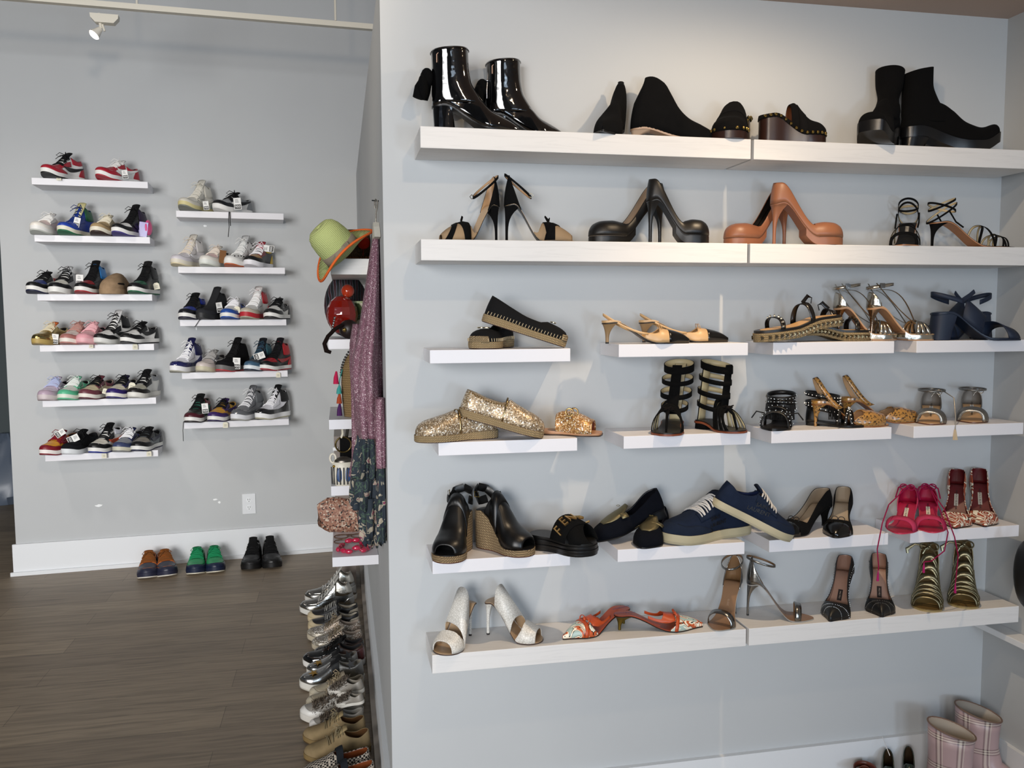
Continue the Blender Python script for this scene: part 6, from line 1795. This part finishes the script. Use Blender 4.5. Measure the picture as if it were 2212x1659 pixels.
def garments():
    YH = 2.54
    nail = P2(822, 432, YH)
    r = empty('coat_hanger', Matrix.Translation(P2(812, 485, YH)), 'white topped metal hanger hooked on a nail in the partition', 'hanger')
    inv = r.matrix_world.inverted()
    mb = MB(); mb.tube([inv @ p for p in (Vector((XS, YH, P2(812, 434, YH).z)), Vector((XS - .02, YH, P2(812, 433, YH).z)))], .0018, 6); mb.build('nail', mat('2b2b2b', 'metal'), r)
    hx = P2(811, 440, YH).x
    mb = MB(); mb.tube([inv @ P2(a, b, YH) for a, b in ((810, 450), (809.5, 437), (812, 430), (815, 433), (814.5, 446), (812.5, 460), (812, 482))], .0022, 8); mb.build('hook', mat('a9a39a', 'metal'), r)
    c = P2(812, 482, YH); d = P2(812.5, 518, YH)
    mb = MB(); mb.loft([[inv @ Vector((p.x + sx * .0085, YH + sy * .06 * k, p.z)) for sx, sy in ((1, 1), (-1, 1), (-1, -1), (1, -1))] for p, k in ((c, .35), (c.lerp(d, .3), .8), (d, 1.6))]); mb.build('hanger_neck', mat('d6d1c4', 'rubber'), r, smooth=False)
    sm = mat('7a5261', 'lurex', col2='9a7480', scale=1.5)
    def rg(lst, YC, ry):
        out = []
        for i, (py, xa, xb) in enumerate(lst):
            a, z = px2(xa, py, YC); b, _ = px2(xb, py, YC)
            out.append((z, a, min(b, XS - .004), YC, ry[i]))
        return out
    # sweater
    T0 = P2(812, 520, YH)
    s = empty('sweater', Matrix.Identity(4), 'mauve glitter knit sweater hanging edge on from the hanger on the partition', 'sweater')
    L1 = [(514, 808, 818), (540, 803, 822), (580, 798, 824), (640, 789, 826), (720, 776, 830), (770, 764, 832), (800, 762, 833), (850, 765, 833), (900, 769, 832), (940, 774, 828)]
    drape('sweater_body', sm, rg(L1, 2.53, [.012, .03, .05, .07, .10, .11, .11, .11, .10, .09]), s, .006, 5, 3, n=90)
    L2 = [(700, 764, 780), (740, 758, 778), (790, 757, 776), (850, 760, 778), (920, 762, 780), (990, 762, 776), (1030, 757, 772)]
    drape('sleeve', sm, rg(L2, 2.70, [.02, .03, .032, .032, .028, .024, .02]), s, .004, 4, 5, n=48)
    L3 = [(860, 812, 836), (900, 812, 836), (950, 814, 838), (1010, 815, 838)]
    drape('sleeve', sm, rg(L3, 2.37, [.024, .026, .024, .020]), s, .003, 3, 8, n=48)
    fm = mat('353c44', 'floral', col2='84405a', scale=1.5)
    d_ = empty('floral_dress', Matrix.Identity(4), 'dark blue floral ruffled dress hanging below the mauve sweater', 'dress')
    A = [(930, 774, 812), (975, 766, 814), (1025, 764, 812), (1030, 768, 814)]
    drape('upper_ruffle', fm, rg(A, 2.66, [.05, .07, .075, .06]), d_, .010, 7, 11, bot=.006)
    B = [(1010, 770, 818), (1050, 762, 820), (1090, 762, 818), (1096, 768, 818)]
    drape('middle_ruffle', fm, rg(B, 2.66, [.05, .07, .08, .06]), d_, .011, 8, 12, bot=.006)
    Cc = [(1070, 774, 822), (1110, 776, 822), (1150, 782, 820), (1172, 792, 816)]
    drape('lower_ruffle', fm, rg(Cc, 2.64, [.06, .07, .06, .04]), d_, .010, 7, 13, bot=.012)
    D = [(1005, 816, 838), (1060, 816, 839), (1120, 817, 839), (1165, 818, 838)]
    drape('skirt_back', fm, rg(D, 2.42, [.03, .04, .04, .04]), d_, .006, 5, 14, bot=.004)
garments()

# ================================================================== shoes on the floor along the partition
GP = 'shoes lined up on the floor along the partition'
def FP(tx, ty, hx, hy):
    T, H = onZ(tx, ty, FLOOR + .0004), onZ(hx, hy, FLOOR + .0004)
    return frame(H, T), (T - H).length
def prow(y_t, y_h, tx, hx, label, **kw):
    M, L = FP(tx + 8, y_t, hx - 6, y_h)
    return sneaker(M, L, label, group=GP, width=kw.pop('width', .33), **kw)
SVc = dict(loops=False, base='9a9a98', over='a3a19c', toe='8f8d88', eye='adaba6', heelc='a3a3a0', collar='bcbab2', mid='d3d1ca', lace='e6e4de', tongue='a8a6a0', lining='8c8478')
prow(1301, 1291, 652, 776, 'metallic silver high top, further one of the pair closest to the sneaker wall', st='high', pat='metal', patO='metal', **SVc)
prow(1325, 1316, 641, 772, 'metallic silver high top with white laces, nearer one of its pair', st='high', pat='metal', patO='metal', **SVc)
BC = dict(base='0f0f11', over='b8a888', eye='121214', heelc='a8a090', collar='0f0f10', mid='c9b896', lace='c8c6c0', tongue='101012', lining='b8b0a0', loops=False)
prow(1344, 1338, 658, 780, 'black canvas low sneaker with cream toe, further one of its pair', **BC)
prow(1363, 1357, 659, 782, 'black canvas low sneaker with cream toe, nearer one of its pair', **BC)
GLc = dict(base='8f8376', over='a39a8a', toe='8d867c', eye='b5a28e', heelc='8b7a6c', mid='b8ad98', lace='8f7f66', tongue='94897a', pat='glitter', patO='glitter', lining='a8998c')
prow(1383, 1375, 657, 786, 'champagne glitter low sneaker with loose brown laces, further one of its pair', **GLc)
prow(1403, 1394, 667, 789, 'champagne glitter low sneaker with loose brown laces, nearer one of its pair', **GLc)
prow(1424, 1412, 672, 792, 'glossy black sneaker with leopard back, further one of its pair', base='2a1a14', over='0b0b0c', toe='0b0b0c', eye='0c0c0d', heelc='0b0b0c', mid='d4d2cc', lace='0c0c0c', tongue='0d0d0d', pat='leopard', patO='patent')
prow(1440, 1432, 648, 794, 'glossy black sneaker with white midsole, nearer one of its pair', base='3a2418', over='0b0b0c', toe='0b0b0c', eye='0c0c0d', heelc='4a1c1e', mid='dddad4', lace='0c0c0c', tongue='0d0d0d', pat='leopard', patO='patent')
def star_mesh(la, par, u, a, rr, m, sd):
    p = la.P(u, a, .006); e1 = (la.P(u + .03, a, .006) - p).normalized(); e2 = (la.P(u, a + .1 * sd, .006) - p).normalized()
    vs = [p + (e1 * math.cos(t) + e2 * math.sin(t)) * (rr if k % 2 == 0 else rr * .42) for k, t in enumerate([j * PI / 5 for j in range(10)])]
    link('star', vs, [tuple(range(10))], m, par, smooth=False, solid=.0015)
for ty, hy, tx, hx, lb in ((1462, 1444, 656, 780, 'silver slip on sneaker with star patches, further one of its pair'), (1490, 1470, 641, 792, 'silver slip on sneaker with black star and band, nearer one of its pair')):
    r, la = prow(ty, hy, tx, hx, lb, base='a7a7a5', mid='d2cfc6', out='b8b4a8', lace='101012', tongue='0f0f11', pat='metal', bars=0, lining='8a8378', midh=1.25)
    strip(la, 'black_band', mat('0b0b0c', 'leather'), r, [(.40, .03, .2), (.48, .012, .2), (.53, .03, .2)], off=.004)
    star_mesh(la, r, .22, .75, .022, mat('0b0b0d', 'leather'), 1)
    star_mesh(la, r, .80, 1.25, .020, mat('b08c48', 'metal'), 1)
BG = dict(base='a39682', over='b2a995', toe='9d927c', eye='b5a68c', heelc='a89c88', mid='c2b8a2', lace='a8987c', tongue='a09480', lining='a09684')
prow(1512, 1494, 662, 792, 'beige metallic toed low sneaker with tan laces, further one of its pair', **BG)
prow(1534, 1516, 655, 794, 'beige metallic toed low sneaker with tan laces, nearer one of its pair', **BG)
def fur_tufts(la, par, u0, u1, m, n=240, seed=1, name='fur', ln=.016):
    q = random.Random(seed); mb = MB()
    for i in range(n):
        u = q.uniform(u0, u1); a = PI / 2 + q.uniform(-1.25, 1.25)
        p = la.P(u, a, .001); o_ = (la.P(u, a, .012) - p).normalized()
        d = (o_ * .7 + Vector((q.uniform(-.9, .5), q.uniform(-.6, .6), q.uniform(-.3, .3)))).normalized() * ln
        s_ = Vector((q.uniform(-1, 1), q.uniform(-1, 1), 0)).normalized() * .0028
        mb.add([p + s_, p - s_, p + d], [(0, 1, 2)])
    mb.build(name, m, par, smooth=False)
for k, (ty, hy, tx, hx, lb) in enumerate(((1556, 1540, 642, 790, 'white slip on sneaker covered in grey brown fur, further one of its pair'), (1582, 1566, 662, 792, 'white slip on sneaker covered in grey brown fur, nearer one of its pair'))):
    r, la = prow(ty, hy, tx, hx, lb, base='8d8880', over='cfccc6', mid='c9c5bd', lace='544b42', tongue='544b42', bars=0, lining='9a958c', midh=1.1)
    fur_tufts(la, r, .40, .82, mat('5e5348', 'suede'), 420, k + 4)
for k, lb in ((0, 'grey fur trimmed slip on piled across the line of shoes, further one of two'), (1, 'grey fur trimmed slip on piled across the line of shoes, nearer one of two')):
    H, T = onZ(786, 1494 + 24 * k, FLOOR + .10), onZ(712 + 16 * k, 1500 + 26 * k, FLOOR + .075)
    r, la = sneaker(frame(H, T), (T - H).length, lb, group=GP, base='8b857c', over='c9c4ba', mid='d3cec4', lace='6b6056', tongue='6b6056', bars=0, lining='8f877b', width=.40)
    fur_tufts(la, r, .40, .86, mat('6e6358', 'suede'), 320, k + 14)
TN = dict(base='8f7c5c', mid='7b6640', out='4a3824', lace='8c8064', tongue='94825f', lining='5a3c20', pat='suede', width=.37, bars=4)
prow(1604, 1588, 648, 796, 'tan suede lace up espadrille, further one of its pair', **TN)
prow(1645, 1618, 650, 806, 'tan suede lace up espadrille with a canvas bow, nearer one of its pair', **TN)
for ty, hy, tx, hx, lb in ((1690, 1662, 642, 806, 'houndstooth slip on shoe with orange lining, further one of its pair'), (1722, 1690, 650, 816, 'houndstooth slip on shoe with orange lining at the bottom edge, nearer one of its pair')):
    M, L = FP(tx + 8, ty, hx - 6, hy)
    r = empty('slip_on_shoe', M, lb, 'shoe', GP)
    la = Last(L, L * .36, .004, .020, 'round', SC(L, ST['low'][0]))
    shell(la, 'upper', [mat('14110f', 'hounds', col2='b5aa9c'), mat('7a3d1c', 'leather')], r, SC(L, [(0, .066), (.12, .056), (.3, .050), (.42, .054), (.50, .072), (.53, .13)]), thick=.004)
    sole(la, 'midsole', mat('a89c86', 'rubber'), r, lambda u: la.zb(u) + .003, lambda u: 0, out=.004)
    strip(la, 'elastic_gusset', mat('161a20', 'cloth'), r, [(.40, .02, .2), (.45, .01, .2), (.50, .02, .2)], off=.004)
